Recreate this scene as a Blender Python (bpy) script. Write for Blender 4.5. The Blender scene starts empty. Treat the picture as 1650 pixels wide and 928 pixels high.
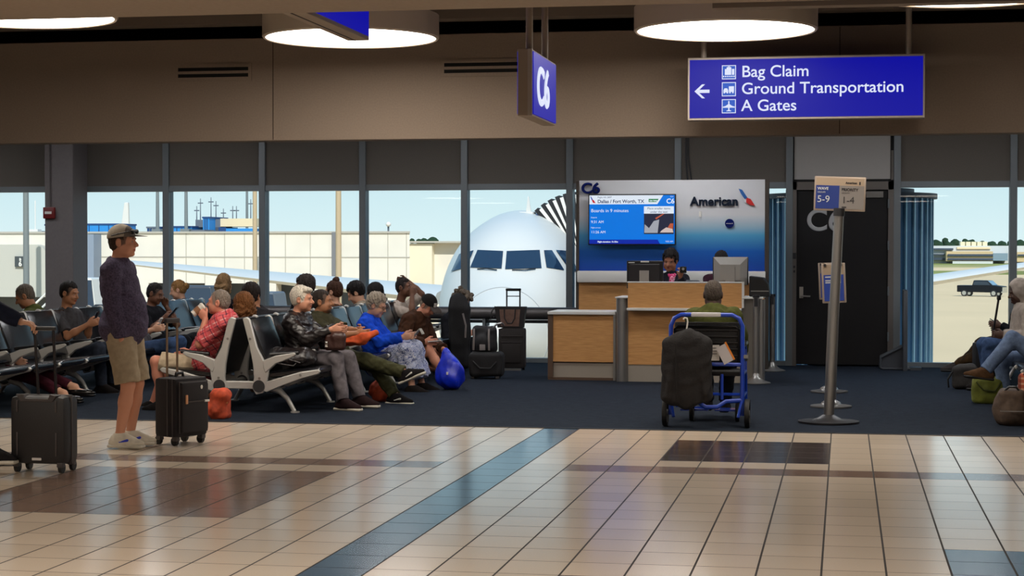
import bpy, bmesh, math, random
import numpy as np
from mathutils import Vector, Matrix
SC = bpy.context.scene
COL = SC.collection
PI = math.pi
# ------------------------------------------------------------------ camera
CF, CYAW, CPIT, CROL, CH = 2917.15, 0.1815, 0.0211, 0.0007, 1.539      # focal length in pixels of a 1650x928 frame
_cy, _sy = math.cos(CYAW), math.sin(CYAW)
C_F = Vector((-_sy*math.cos(CPIT), _cy*math.cos(CPIT), -math.sin(CPIT)))
_r = Vector((_cy, _sy, 0)); _u = _r.cross(C_F)
C_R = math.cos(CROL)*_r + math.sin(CROL)*_u
C_U = -math.sin(CROL)*_r + math.cos(CROL)*_u
C_O = Vector((0, 0, CH))
cam = bpy.data.objects.new('camera', bpy.data.cameras.new('camera'))
COL.objects.link(cam)
cam.matrix_world = Matrix(((C_R.x, C_U.x, -C_F.x, 0), (C_R.y, C_U.y, -C_F.y, 0), (C_R.z, C_U.z, -C_F.z, CH), (0, 0, 0, 1)))
cam.data.sensor_width = 36; cam.data.lens = CF/1650*36
cam.data.clip_end = 3000; cam.data.clip_start = 0.1
SC.camera = cam
def at(px, py, Y):
    d = C_F + C_R*((px-825)/CF) - C_U*((py-464)/CF)
    return C_O + d*(Y/d.y)
def ground(px, py, z=0.0):
    d = C_F + C_R*((px-825)/CF) - C_U*((py-464)/CF)
    return C_O + d*((z-CH)/d.z)
# ------------------------------------------------------------------ exposure, sky, sun
SC.view_settings.view_transform = 'Standard'
SC.view_settings.look = 'None'
SC.view_settings.exposure = 0.0
SC.view_settings.gamma = 1.0
SC.view_settings.use_curve_mapping = False
LAMP, BAY = 12.0, 22.0        # strength of the ceiling drums and of the lamps over the window bay
W = bpy.data.worlds.new('sky'); SC.world = W; W.use_nodes = True
nt = W.node_tree; nt.nodes.clear()
wo = nt.nodes.new('ShaderNodeOutputWorld'); bg = nt.nodes.new('ShaderNodeBackground')
tc = nt.nodes.new('ShaderNodeTexCoord'); sp = nt.nodes.new('ShaderNodeSeparateXYZ'); rp = nt.nodes.new('ShaderNodeValToRGB')
nt.links.new(tc.outputs['Generated'], sp.inputs[0]); nt.links.new(sp.outputs['Z'], rp.inputs[0])
rp.color_ramp.elements[0].position = 0.0; rp.color_ramp.elements[0].color = (0.62, 0.745, 0.765, 1)
rp.color_ramp.elements[1].position = 0.5; rp.color_ramp.elements[1].color = (0.16, 0.36, 0.62, 1)
e = rp.color_ramp.elements.new(0.06); e.color = (0.45, 0.63, 0.69, 1)
nt.links.new(rp.outputs[0], bg.inputs[0]); bg.inputs[1].default_value = 1.36
nt.links.new(bg.outputs[0], wo.inputs[0])
sun = bpy.data.objects.new('sun', bpy.data.lights.new('sun', 'SUN')); COL.objects.link(sun)
sun.data.energy = 4.1; sun.data.angle = math.radians(0.8); sun.data.color = (1.0, 0.955, 0.89)
sun.rotation_euler = Vector((-0.24, 0.76, -0.60)).to_track_quat('-Z', 'Y').to_euler()
# ------------------------------------------------------------------ materials
def lin(c):
    return tuple(((x/255)/12.92 if x/255 <= 0.04045 else ((x/255+0.055)/1.055)**2.4) for x in c) + (1.0,)
MATS = {}
def mat(name, c, rough=0.6, metal=0.0, var=0.0, vs=40.0, bump=0.0, bs=120.0, spec=0.5, sheen=0.0, coat=0.0, c2=None, stretch=None):
    if name in MATS: return MATS[name]
    m = bpy.data.materials.new(name); m.use_nodes = True; t = m.node_tree; b = t.nodes['Principled BSDF']
    b.inputs['Base Color'].default_value = lin(c); b.inputs['Roughness'].default_value = rough; b.inputs['Metallic'].default_value = metal
    b.inputs['Specular IOR Level'].default_value = spec
    if sheen: b.inputs['Sheen Weight'].default_value = sheen
    if coat: b.inputs['Coat Weight'].default_value = coat
    if var or bump:
        g = t.nodes.new('ShaderNodeTexCoord'); src = g.outputs['Object']
        if stretch:
            mp = t.nodes.new('ShaderNodeMapping'); mp.inputs['Scale'].default_value = stretch; t.links.new(src, mp.inputs[0]); src = mp.outputs[0]
    if var:
        n = t.nodes.new('ShaderNodeTexNoise'); n.inputs['Scale'].default_value = vs; n.inputs['Detail'].default_value = 4
        t.links.new(src, n.inputs['Vector'])
        r = t.nodes.new('ShaderNodeValToRGB'); a = lin(c)
        lo = lin(c2) if c2 else tuple(x*(1-var) for x in a[:3])+(1,)
        hi = a if c2 else tuple(min(1, x*(1+var)) for x in a[:3])+(1,)
        r.color_ramp.elements[0].position = 0.3; r.color_ramp.elements[1].position = 0.7
        r.color_ramp.elements[0].color = lo; r.color_ramp.elements[1].color = hi
        t.links.new(n.outputs['Fac'], r.inputs[0]); t.links.new(r.outputs[0], b.inputs['Base Color'])
    if bump:
        n2 = t.nodes.new('ShaderNodeTexNoise'); n2.inputs['Scale'].default_value = bs; n2.inputs['Detail'].default_value = 3
        t.links.new(src, n2.inputs['Vector'])
        bp = t.nodes.new('ShaderNodeBump'); bp.inputs['Strength'].default_value = bump; bp.inputs['Distance'].default_value = 0.01
        t.links.new(n2.outputs['Fac'], bp.inputs['Height']); t.links.new(bp.outputs[0], b.inputs['Normal'])
    MATS[name] = m
    return m
def emit(name, c, s=1.0):
    if name in MATS: return MATS[name]
    m = bpy.data.materials.new(name); m.use_nodes = True; b = m.node_tree.nodes['Principled BSDF']
    b.inputs['Base Color'].default_value = (0.01, 0.01, 0.012, 1); b.inputs['Roughness'].default_value = 0.45; b.inputs['Specular IOR Level'].default_value = 0.12
    b.inputs['Emission Color'].default_value = lin(c); b.inputs['Emission Strength'].default_value = s
    MATS[name] = m
    return m
def nodes_of(m): return m.node_tree.nodes, m.node_tree.links, m.node_tree.nodes['Principled BSDF']
def glass(name, tint, refl=0.06, rough=0.0):
    if name in MATS: return MATS[name]
    m = bpy.data.materials.new(name); m.use_nodes = True; t = m.node_tree; t.nodes.clear()
    o = t.nodes.new('ShaderNodeOutputMaterial'); mx = t.nodes.new('ShaderNodeMixShader')
    tr = t.nodes.new('ShaderNodeBsdfTransparent'); gl = t.nodes.new('ShaderNodeBsdfGlossy')
    tr.inputs[0].default_value = tint + (1,); gl.inputs['Roughness'].default_value = rough
    fr = t.nodes.new('ShaderNodeFresnel'); fr.inputs[0].default_value = 1.22
    t.links.new(fr.outputs[0], mx.inputs[0])
    t.links.new(tr.outputs[0], mx.inputs[1]); t.links.new(gl.outputs[0], mx.inputs[2]); t.links.new(mx.outputs[0], o.inputs[0])
    MATS[name] = m
    return m
# ------------------------------------------------------------------ mesh helpers
class MB:
    """collects shapes; build() links them as one mesh object"""
    def __init__(s): s.bm = bmesh.new()
    def _m(s, verts, M):
        for v in verts: v.co = M @ v.co
    def box(s, x0, x1, y0, y1, z0, z1, M=None, bev=0.0):
        r = bmesh.ops.create_cube(s.bm, size=1.0); vs = r['verts']
        for v in vs: v.co = Vector((x0+(v.co.x+.5)*(x1-x0), y0+(v.co.y+.5)*(y1-y0), z0+(v.co.z+.5)*(z1-z0)))
        if M is not None: s._m(vs, M)
        if bev:
            es = list({e for v in vs for e in v.link_edges})
            bmesh.ops.bevel(s.bm, geom=es, offset=bev, segments=2, affect='EDGES', profile=0.6)
        return s
    def cyl(s, a, b, r0, r1=None, n=16, cap=True):
        a, b = Vector(a), Vector(b); r1 = r0 if r1 is None else r1
        q = (b-a).to_track_quat('Z', 'Y').to_matrix().to_4x4()
        M = Matrix.Translation((a+b)/2) @ q
        bmesh.ops.create_cone(s.bm, cap_ends=cap, segments=n, radius1=max(r0, 1e-5), radius2=max(r1, 1e-5), depth=(b-a).length, matrix=M)
        return s
    def ball(s, c, r, n=14, M=None):
        k = bmesh.ops.create_uvsphere(s.bm, u_segments=n, v_segments=max(6, n*2//3), radius=1.0)
        rr = Vector(r) if not isinstance(r, (int, float)) else Vector((r, r, r))
        for v in k['verts']: 
            v.co = Vector((v.co.x*rr.x, v.co.y*rr.y, v.co.z*rr.z))
            if M is not None: v.co = M @ v.co
            v.co += Vector(c)
        return s
    def tube(s, pts, r, n=10, cap=True, flat=1.0):
        P = [Vector(p) for p in pts]; rings = []
        R = r if isinstance(r, (list, tuple)) else [r]*len(P)
        up = None
        for i, p in enumerate(P):
            t = (P[min(i+1, len(P)-1)]-P[max(i-1, 0)]).normalized()
            if up is None:
                up = Vector((0, 0, 1)) if abs(t.z) < 0.9 else Vector((0, 1, 0))
            x = t.cross(up).normalized(); y = x.cross(t).normalized(); up = y
            rings.append([s.bm.verts.new(p + R[i]*(math.cos(2*PI*k/n)*x + flat*math.sin(2*PI*k/n)*y)) for k in range(n)])
        for a, b in zip(rings, rings[1:]):
            for k in range(n):
                try: s.bm.faces.new((a[k], a[(k+1) % n], b[(k+1) % n], b[k]))
                except ValueError: pass
        if cap:
            try: s.bm.faces.new(rings[0][::-1]); s.bm.faces.new(rings[-1])
            except ValueError: pass
        return s
    def lathe(s, prof, c=(0, 0, 0), n=32, M=None):
        rings = []; c = Vector(c)
        for (r, z) in prof:
            ring = []
            for k in range(n):
                p = Vector((r*math.cos(2*PI*k/n), r*math.sin(2*PI*k/n), z))
                if M is not None: p = M @ p
                ring.append(s.bm.verts.new(p + c))
            rings.append(ring)
        for a, b in zip(rings, rings[1:]):
            for k in range(n): s.bm.faces.new((a[k], a[(k+1) % n], b[(k+1) % n], b[k]))
        return s
    def prism(s, poly, y0, y1, M=None):
        """poly of (x, z) extruded along y"""
        f = [s.bm.verts.new(Vector((x, y0, z))) for x, z in poly]; b = [s.bm.verts.new(Vector((x, y1, z))) for x, z in poly]
        n = len(poly)
        s.bm.faces.new(f); s.bm.faces.new(b[::-1])
        for k in range(n): s.bm.faces.new((f[k], b[k], b[(k+1) % n], f[(k+1) % n]))
        if M is not None: s._m(f+b, M)
        return s
    def face(s, pts):
        s.bm.faces.new([s.bm.verts.new(Vector(p)) for p in pts]); return s
    def loft(s, rings, cap=True, closed=True):
        R = [[s.bm.verts.new(Vector(p)) for p in r] for r in rings]; n = len(R[0])
        for a, b in zip(R, R[1:]):
            for k in range(n if closed else n-1): s.bm.faces.new((a[k], a[(k+1) % n], b[(k+1) % n], b[k]))
        if cap and closed:
            s.bm.faces.new(R[0][::-1]); s.bm.faces.new(R[-1])
        return s
    def build(s, name, m, parent=None, smooth=True, bevel=0.0, sub=0, ang=40):
        bmesh.ops.recalc_face_normals(s.bm, faces=s.bm.faces[:])
        me = bpy.data.meshes.new(name); s.bm.to_mesh(me); s.bm.free()
        o = bpy.data.objects.new(name, me); COL.objects.link(o)
        me.materials.append(m)
        if smooth: 
            me.polygons.foreach_set('use_smooth', [True]*len(me.polygons))
            try: me.set_sharp_from_angle(angle=math.radians(ang))
            except Exception: pass
        if parent is not None: o.parent = parent
        if bevel:
            b = o.modifiers.new('bevel', 'BEVEL'); b.width = bevel; b.segments = 2; b.limit_method = 'ANGLE'
        if sub:
            b = o.modifiers.new('sub', 'SUBSURF'); b.levels = sub; b.render_levels = sub
        return o
def tag(o, label, cat, group=None, kind=None):
    if label: o['label'] = label
    if cat: o['category'] = cat
    if group: o['group'] = group
    if kind: o['kind'] = kind
    return o
def thing(name, label, cat, loc=(0, 0, 0), rz=0.0, group=None, kind=None):
    o = bpy.data.objects.new(name, None); COL.objects.link(o); o.empty_display_size = 0.1
    o.location = loc; o.rotation_euler = (0, 0, rz)
    return tag(o, label, cat, group, kind)
def struct(o): o['kind'] = 'structure'; return o
def copy_tree(o, parent=None):
    c = o.copy(); COL.objects.link(c)
    if parent is not None: c.parent = parent
    for ch in list(o.children): copy_tree(ch, c)
    return c
def text(body, size, m, parent, loc, rz=0.0, align='LEFT', depth=0.002, name='lettering', bold=0.0, sx=1.0):
    """flat lettering standing upright in the x-z plane, facing -y (turned by rz)"""
    cu = bpy.data.curves.new('lettering', 'FONT'); cu.body = body; cu.size = size; cu.align_x = align; cu.extrude = depth; cu.bevel_depth = bold; cu.bevel_resolution = 0
    to = bpy.data.objects.new('lettering', cu); COL.objects.link(to)
    dg = bpy.context.evaluated_depsgraph_get(); dg.update()
    me = bpy.data.meshes.new_from_object(to.evaluated_get(dg))
    bpy.data.objects.remove(to); bpy.data.curves.remove(cu)
    me.materials.clear(); me.materials.append(m)
    me.polygons.foreach_set('use_smooth', [False]*len(me.polygons))
    o = bpy.data.objects.new(name, me); COL.objects.link(o)
    o.parent = parent; o.location = loc; o.rotation_euler = (PI/2, 0, rz); o.scale = (sx, 1, 1)
    return o
def frame_of(p, right, up):
    r = Vector(right).normalized(); u = Vector(up); u = (u - r*u.dot(r)).normalized(); f = u.cross(r)
    return Matrix(((r.x, f.x, u.x, p[0]), (r.y, f.y, u.y, p[1]), (r.z, f.z, u.z, p[2]), (0, 0, 0, 1)))
def rotz(a, p=(0, 0, 0)): return Matrix.Translation(p) @ Matrix.Rotation(a, 4, 'Z')
# ================================================================== the setting
YW = 24.4           # window wall
YC = 15.40          # where tile meets carpet
YB = 17.6           # bulkhead
TX, TY, OX, OY = .3048, .3645, -.1012, 14.635
def tile_mat(name, c):
    m = mat(name, c, 0.30, spec=0.65)
    N, L, b = nodes_of(m)
    g = N.new('ShaderNodeTexCoord'); s = N.new('ShaderNodeSeparateXYZ'); L.new(g.outputs['Object'], s.inputs[0])
    def M(op, a, bb=None):
        n = N.new('ShaderNodeMath'); n.operation = op
        for i, v in enumerate((a, bb)):
            if v is None: continue
            if isinstance(v, (int, float)): n.inputs[i].default_value = v
            else: L.new(v, n.inputs[i])
        return n.outputs[0]
    fx = M('FRACT', M('DIVIDE', M('ADD', s.outputs['X'], 100*TX-OX), TX)); fy = M('FRACT', M('DIVIDE', M('SUBTRACT', 100*TY+OY, s.outputs['Y']), TY))
    dx = M('MULTIPLY', M('MINIMUM', fx, M('SUBTRACT', 1.0, fx)), TX); dy = M('MULTIPLY', M('MINIMUM', fy, M('SUBTRACT', 1.0, fy)), TY)
    gx = M('LESS_THAN', dx, 0.0052); gy = M('LESS_THAN', dy, 0.0046)
    gm = M('MAXIMUM', gx, M('MULTIPLY', gy, 0.9))
    n = N.new('ShaderNodeTexNoise'); n.inputs['Scale'].default_value = 160; n.inputs['Detail'].default_value = 2; L.new(g.outputs['Object'], n.inputs['Vector'])
    v = N.new('ShaderNodeTexWhiteNoise'); v.noise_dimensions = '2D'
    cb = N.new('ShaderNodeCombineXYZ')
    L.new(M('FLOOR', M('DIVIDE', M('ADD', s.outputs['X'], 100*TX-OX), TX)), cb.inputs[0]); L.new(M('FLOOR', M('DIVIDE', M('SUBTRACT', 100*TY+OY, s.outputs['Y']), TY)), cb.inputs[1])
    L.new(cb.outputs[0], v.inputs[0])
    val = M('ADD', M('MULTIPLY', n.outputs['Fac'], 0.16), M('ADD', M('MULTIPLY', v.outputs['Value'], 0.10), 0.87))
    h = N.new('ShaderNodeMix'); h.data_type = 'RGBA'; h.blend_type = 'MULTIPLY'; h.inputs['Factor'].default_value = 1.0
    h.inputs['A'].default_value = lin(c); L.new(val, h.inputs['B'])
    mx = N.new('ShaderNodeMix'); mx.data_type = 'RGBA'
    L.new(gm, mx.inputs['Factor']); L.new(h.outputs['Result'], mx.inputs['A']); mx.inputs['B'].default_value = lin((30, 21, 18))
    L.new(mx.outputs['Result'], b.inputs['Base Color'])
    L.new(M('ADD', M('MULTIPLY', n.outputs['Fac'], 0.03), M('ADD', 0.15, M('MULTIPLY', gm, 0.75))), b.inputs['Roughness'])
    return m
TILES = [tile_mat('beige_tile', (214, 197, 177)), tile_mat('brown_tile', (136, 112, 98)), tile_mat('dark_tile', (70, 60, 57)), tile_mat('blue_tile', (52, 82, 108))]
def tile_kind(i, j):
    if i == -8: return 3
    if i >= 2 and j >= 14: return 3
    if -4 <= i < 0 and 0 <= j < 4: return 2
    if j == 5 and (i >= -6 or i < -9): return 1
    if -17 <= i < -11 and 7 <= j < 13: return 1
    if i == -4 and j >= 17: return 1
    return 0
def floor_tiles():
    x0i, x1i, j0, j1 = -62, 32, -2, 50
    V = []; F = []; K = []
    nx = x1i-x0i+1
    for j in range(j0, j1+1):
        for i in range(x0i, x1i+1):
            y = OY-j*TY
            if j == j0: y = YC
            V.append((OX+i*TX, y, 0))
    for j in range(j0, j1):
        for i in range(x0i, x1i):
            a = (j-j0)*nx+(i-x0i)
            F.append((a, a+nx, a+nx+1, a+1)); K.append(tile_kind(i, j))
    me = bpy.data.meshes.new('floor'); me.from_pydata(V, [], F)
    for m in TILES: me.materials.append(m)
    me.polygons.foreach_set('material_index', K)
    o = bpy.data.objects.new('floor', me); COL.objects.link(o); struct(o)
floor_tiles()
XL, XR = OX-62*TX, OX+32*TX
carpet = mat('carpet', (37, 46, 59), 0.95, var=0.35, vs=9, bump=0.5, bs=300, spec=0.15, c2=(25, 31, 43), stretch=(1, 2.5, 1))
struct(MB().box(XL, XR, YC, YW+.15, -.12, 0.0).build('floor_carpet', carpet, smooth=False))
trimm = mat('dark_trim', (30, 30, 34), 0.5)
struct(MB().box(XL, XR, YC-.012, YC+.012, 0.0, .006).build('trim_1', trimm, smooth=False))
# enclosing walls, ceiling and roof
plaster = mat('taupe_plaster', (146, 131, 118), 0.85, var=0.06, vs=60, bump=0.06, bs=200, spec=0.2)
dimpaint = mat('taupe_ceiling', (158, 144, 130), 0.9, var=0.05, vs=30, spec=0.2)
void = mat('dark_ceiling', (40, 37, 36), 0.9)
struct(MB().box(XL-.2, XL, -3.7, YW+.2, 0, 4.7).build('wall_left', plaster, smooth=False))
struct(MB().box(XR, XR+.2, -3.7, YW+.2, 0, 4.7).build('wall_right', plaster, smooth=False))
struct(MB().box(XL-.2, XR+.2, -3.8, -3.5, 0, 4.7).build('wall_back', plaster, smooth=False))
struct(MB().box(XL-.2, XR+.2, -3.7, YW+.5, 4.6, 4.9).build('ceiling_deck', void, smooth=False))
struct(MB().box(XL, XR, -3.6, 10.8, 3.0, 3.45).build('ceiling', dimpaint, bevel=.01, smooth=False))
struct(MB().box(XL, XR, YB, YB+.25, 2.64, 3.68).build('wall_bulkhead', plaster, bevel=.008, smooth=False))
struct(MB().box(XL, XR, YB+.2, YW, 3.5, 3.6).build('ceiling_window_bay', void, smooth=False))
jm = mat('joint', (70, 58, 50), 0.9)
for k, px in enumerate((440, 1353)):
    x = at(px, 150, YB).x
    struct(MB().box(x-.004, x+.004, YB-.003, YB+.01, 2.65, 3.67).build('trim_%d' % (k+2), jm, smooth=False))
# beams and ducts in the dark gap above the drums
beamm = mat('ceiling_steel', (120, 108, 98), 0.8)
struct(MB().box(XL, XR, 16.3, 16.6, 3.95, 4.3).box(XL, XR, 17.2, 17.45, 3.78, 4.0).build('trim_4', beamm, smooth=False))
struct(MB().box(XL, XR, 12.4, 13.0, 4.05, 4.4).build('trim_5', dimpaint, smooth=False))
q = MB()
for x in (-8.4, -6.9, -2.7, -2.45, .6, 2.2): q.box(x-.07, x+.07, 12.9, 17.5, 4.12, 4.3)
struct(q.build('trim_6', beamm, smooth=False))
q = MB()
for x in (-9.2, -7.6, 1.3): q.cyl((x, 13, 4.0), (x+1.2, 17.5, 4.02), .09, n=12)
struct(q.build('trim_7', beamm))
# window wall: mullions, header panels, sill, panes
alum = mat('dark_aluminium', (112, 118, 122), 0.45, metal=0.25, spec=0.4)
alum2 = mat('grey_aluminium', (120, 118, 114), 0.4, metal=0.7)
shade = mat('shade_cloth', (106, 100, 94), 0.9, var=0.12, vs=120, spec=0.1)
MX = [-17.9, -16.5, -15.1, -13.7, -12.3, -10.86, -9.44, -8.02, -6.57, -5.13, -3.67, -2.2, -.72, .68, 2.16, 3.6, 5.0, 6.4, 7.8]
for k, (a, b) in enumerate(zip(MX, MX[1:])):
    door = k == 12
    w = MB().box(a-.045, a+.045, YW-.10, YW+.10, 0, 3.5).build('window_%d' % (k+1), alum, smooth=False, bevel=.004); struct(w)
    if door: continue
    MB().box(a+.045, b-.045, YW-.08, YW+.08, 2.36, 2.44).box(a+.045, b-.045, YW-.08, YW+.08, 0, .06).build('window_frame', alum, w, smooth=False)
    MB().box(a+.045, b-.045, YW-.05, YW-.02, 2.44, 3.5).build('shade_panel', shade, w, smooth=False)
    gx0, gx1 = a+.045, b-.045
    MB().box(gx0, gx1, YW-.006, YW+.006, .06, 2.36).build('pane', glass('window_glass', (.94, .96, .96)), w, smooth=False)
struct(MB().box(7.8-.045, XR, YW-.1, YW+.1, 0, 3.5).build('wall_far_right', plaster, smooth=False))
struct(MB().box(XL, -17.9, YW-.1, YW+.1, 0, 3.5).build('wall_far_left', plaster, smooth=False))
# outer face of the building above the windows
struct(MB().box(XL-.2, XR+.2, YW+.1, YW+.3, 2.5, 4.7).build('wall_outside', plaster, smooth=False))
# rail along the foot of the glass
railm = mat('rail_paint', (96, 92, 92), 0.45, metal=0.5)
t = thing('heater_rail', 'long grey tubular heater rail along the foot of the windows', 'rail', (-10.4, YW-.32, 0))
MB().cyl((0, 0, .68), (6.95, 0, .68), .085, n=20).build('tube', railm, t)
MB().cyl((0, 0, .57), (6.95, 0, .57), .022, n=10).build('pipe', trimm, t)
for x in (.03, 1.4, 2.8, 4.2, 5.6, 6.9): MB().box(x-.02, x+.02, -.04, .26, .5, .62).box(x-.02, x+.02, -.03, .03, 0, .6).build('bracket', alum, t, smooth=False)
# column with alarm
colm = mat('column_paint', (108, 102, 102), 0.7, var=.05, vs=30)
struct(MB().box(-11.02, -10.60, YW-.62, YW-.12, 0, 3.5).build('wall_column', colm, smooth=False, bevel=.01))
t = thing('fire_alarm', 'small red fire alarm box on the grey column by the left windows', 'alarm', (-10.94, YW-.62, 2.05))
red = mat('alarm_red', (110, 22, 24), 0.4)
MB().box(-.085, .085, -.05, 0, -.08, .08, bev=.01).build('housing', red, t)
MB().box(-.055, .045, -.056, -.05, -.015, .02).build('strobe', mat('white_plastic', (225, 222, 215), 0.4), t)
MB().cyl((0, -.02, .08), (0, -.02, 1.35), .012, n=8).build('conduit', colm, t)
# gate door
doorm = mat('door_black', (17, 15, 17), 0.55, spec=0.3)
fr = mat('door_frame', (104, 98, 94), 0.5, metal=0.4)
d = struct(MB().box(-.625, .565, YW-.06, YW-.0, .02, 2.335).build('door_1', doorm, smooth=False, bevel=.004))
MB().box(-.72+.045, -.625, YW-.10, YW+.06, 0, 2.44).box(.565, .635, YW-.10, YW+.06, 0, 2.44).box(-.675, .635, YW-.10, YW+.06, 2.335, 2.44).build('door_frame', fr, d, smooth=False)
white = mat('white_plastic', (225, 222, 215), 0.4)
text('C6', .40, mat('letter_grey', (176, 176, 178), 0.5), d, (-.50, YW-.066, 1.80), bold=.008, name='gate_number')
o = MB().box(-.585, -.535, YW-.085, YW-.06, .90, 1.05).cyl((-.56, YW-.08, .93), (-.56, YW-.13, .93), .014).cyl((-.565, YW-.13, .93), (-.44, YW-.13, .925), .011).build('door_handle', mat('steel', (170, 168, 164), 0.3, metal=0.9), d)
MB().box(.28, .50, YW-.10, YW-.06, 2.23, 2.31).box(.2, .32, YW-.12, YW-.1, 2.28, 2.3).build('door_closer', alum2, d, smooth=False)
for z in (.4, 1.0, 1.6, 2.15): MB().cyl((.57, YW-.11, z-.06), (.57, YW-.11, z+.06), .012, n=8).build('hinge', alum, d)
MB().box(-.672, -.628, YW-.108, YW-.1, 1.42, 1.5).box(-.665, -.64, YW-.106, YW-.1, 1.3, 1.33).box(-.665, -.64, YW-.106, YW-.1, 1.24, 1.27).build('keypad', trimm, d, smooth=False)
struct(MB().box(-.66, .59, YW-.04, YW-.01, 2.475, 3.5).build('wall_over_door', mat('pale_panel', (168, 164, 160), 0.6), smooth=False))
struct(MB().box(-.675, .635, YW-.02, YW+.02, 2.44, 3.5).build('wall_door_backing', doorm, smooth=False))
struct(MB().box(.6, .632, YW-.07, YW-.04, 2.46, 2.85).build('trim_8', fr, smooth=False))
t = thing('cable_conduit', 'pair of thin cables dropping from the bulkhead to the blue and white back wall', 'cable', (at(1105, 250, YW-.2).x, YW-.15, 0))
MB().tube([(0, 0, 3.5), (0, 0, 2.75), (.01, 0, 2.62), (.04, -.02, 2.3)], .012).build('cable', trimm, t)
MB().tube([(.03, 0, 3.5), (.03, 0, 2.75), (.05, 0, 2.62), (.1, -.02, 2.3)], .01).build('cable', trimm, t)
# air vents in the bulkhead
for k, (x0, x1, lab) in enumerate(((-6.73, -5.91, 'slotted air vent in the bulkhead at left, above the standing man in the cap'), (-3.95, -3.0, 'slotted air vent in the bulkhead beside the hanging C6 blade sign'))):
    t = thing('air_vent', lab, 'vent', ((x0+x1)/2, YB, 3.34)); w = (x1-x0)/2
    MB().box(-w, w, -.012, 0, -.085, -.05).box(-w, w, -.012, 0, .05, .085).box(-w, -w+.035, -.012, 0, -.05, .05).box(w-.035, w, -.012, 0, -.05, .05).box(-w+.03, w-.03, -.010, 0, -.014, .014).build('frame', plaster, t, smooth=False)
    MB().box(-w+.03, w-.03, -.003, 0, -.05, .05).build('slot', mat('vent_black', (12, 11, 11), .9), t, smooth=False)
# ceiling drums
drum_skin = mat('drum_shell', (206, 192, 176), 0.7)
diff = emit('drum_diffuser', (255, 244, 229), LAMP)
N, L, b = nodes_of(diff)
g = N.new('ShaderNodeTexCoord'); nn = N.new('ShaderNodeTexNoise'); nn.inputs['Scale'].default_value = 1.6; L.new(g.outputs['Object'], nn.inputs[0])
rr = N.new('ShaderNodeMapRange'); rr.inputs[1].default_value = .3; rr.inputs[2].default_value = .7; rr.inputs[3].default_value = LAMP*.72; rr.inputs[4].default_value = LAMP*1.25
L.new(nn.outputs['Fac'], rr.inputs[0]); L.new(rr.outputs[0], b.inputs['Emission Strength'])
def drum(x, y, z, label, group=None, r=.79):
    t = thing('drum_light', label, 'ceiling lamp', (x, y, z), 0, group)
    MB().lathe([(r-.03, .0), (r-.012, -.004), (r, .01), (r, .21), (r-.05, .23), (.02, .23)], n=64).build('shell', drum_skin, t)
    MB().lathe([(r-.028, .006), (r*.6, .004), (.001, .004)], n=64).build('diffuser', diff, t)
    if z > 3.2:
        q = MB()
        for a in (0, 2.1, 4.2): q.cyl((.4*math.cos(a), .4*math.sin(a), .22), (.4*math.cos(a), .4*math.sin(a), 4.6-z), .012, n=8)
        q.build('hanger', beamm, t)
    return t
drum(-4.36, 15.75, 3.43, 'large round drum light overlapped by the tilted-looking blue blade sign')
drum(-1.02, 15.78, 3.43, 'large round drum light hanging just above the Bag Claim sign')
drum(-6.62, 13.82, 3.43, 'drum light at upper left, only its lower lip showing under the ceiling edge')
drum(.92, 13.80, 3.43, 'drum light at upper right, only its lower lip showing under the ceiling edge')
for x in (-9.2, -5.6, -2.0, 1.6, 5.2):  # extra drums added out of view to light the tiled walkway
    for y in (2.0, 6.6):
        drum(x, y, 2.765, 'added unseen drum light in the low ceiling, brightening the tiled walkway', 'added drum lights over the walkway')
t = thing('ceiling_track', 'dark metal track along the edge of the low ceiling at upper right', 'track', (-.78, 10.92, 2.98))
MB().box(0, 4.5, -.06, .06, .0, .05).box(0, 4.5, -.03, .03, .05, .12).build('rail', beamm, t, smooth=False)

# lamps above the window bay, behind the bulkhead
bayl = emit('bay_diffuser', (250, 250, 252), BAY)
for x in (-12.5, -9.0, -5.5, -2.0, 1.5, 5.0):
    for y in (19.3, 21.9):
        t = thing('bay_light', 'square ceiling lamp over the window bay behind the bulkhead', 'ceiling lamp', (x, y, 3.40), 0, 'lamps over the window bay')
        MB().box(-.45, .45, -.3, .3, .02, .10).build('housing', drum_skin, t, smooth=False); MB().box(-.42, .42, -.27, .27, 0, .02).build('diffuser', bayl, t, smooth=False)
# ================================================================== outside: apron, aircraft, buildings
ZG = -4.35
conc = mat('apron_concrete', (230, 200, 158), 0.9, var=.05, vs=.05, spec=.1)
struct(MB().box(-900, 900, YW+1, 2600, ZG-.3, ZG).build('ground_apron', conc, smooth=False))
grassm = mat('grass', (146, 148, 86), .95, var=.25, vs=.03, spec=.05)
hay = mat('dry_grass', (176, 166, 112), .95, var=.15, vs=.03, spec=.05)
def ground_strip(name, y0, y1, m, dz):
    a = ground(1570, y0, ZG).y; b = ground(1570, y1, ZG).y
    tag(MB().box(-50, 420, min(a, b), max(a, b), ZG, ZG+dz).build(name, m, smooth=False), None, None, kind='structure')
ground_strip('ground_grass_verge', 442.5, 436.5, grassm, .04)
ground_strip('ground_dry_verge', 431, 427.5, hay, .05)
ground_strip('ground_far_verge', 427.4, 423.5, grassm, .06)
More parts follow.
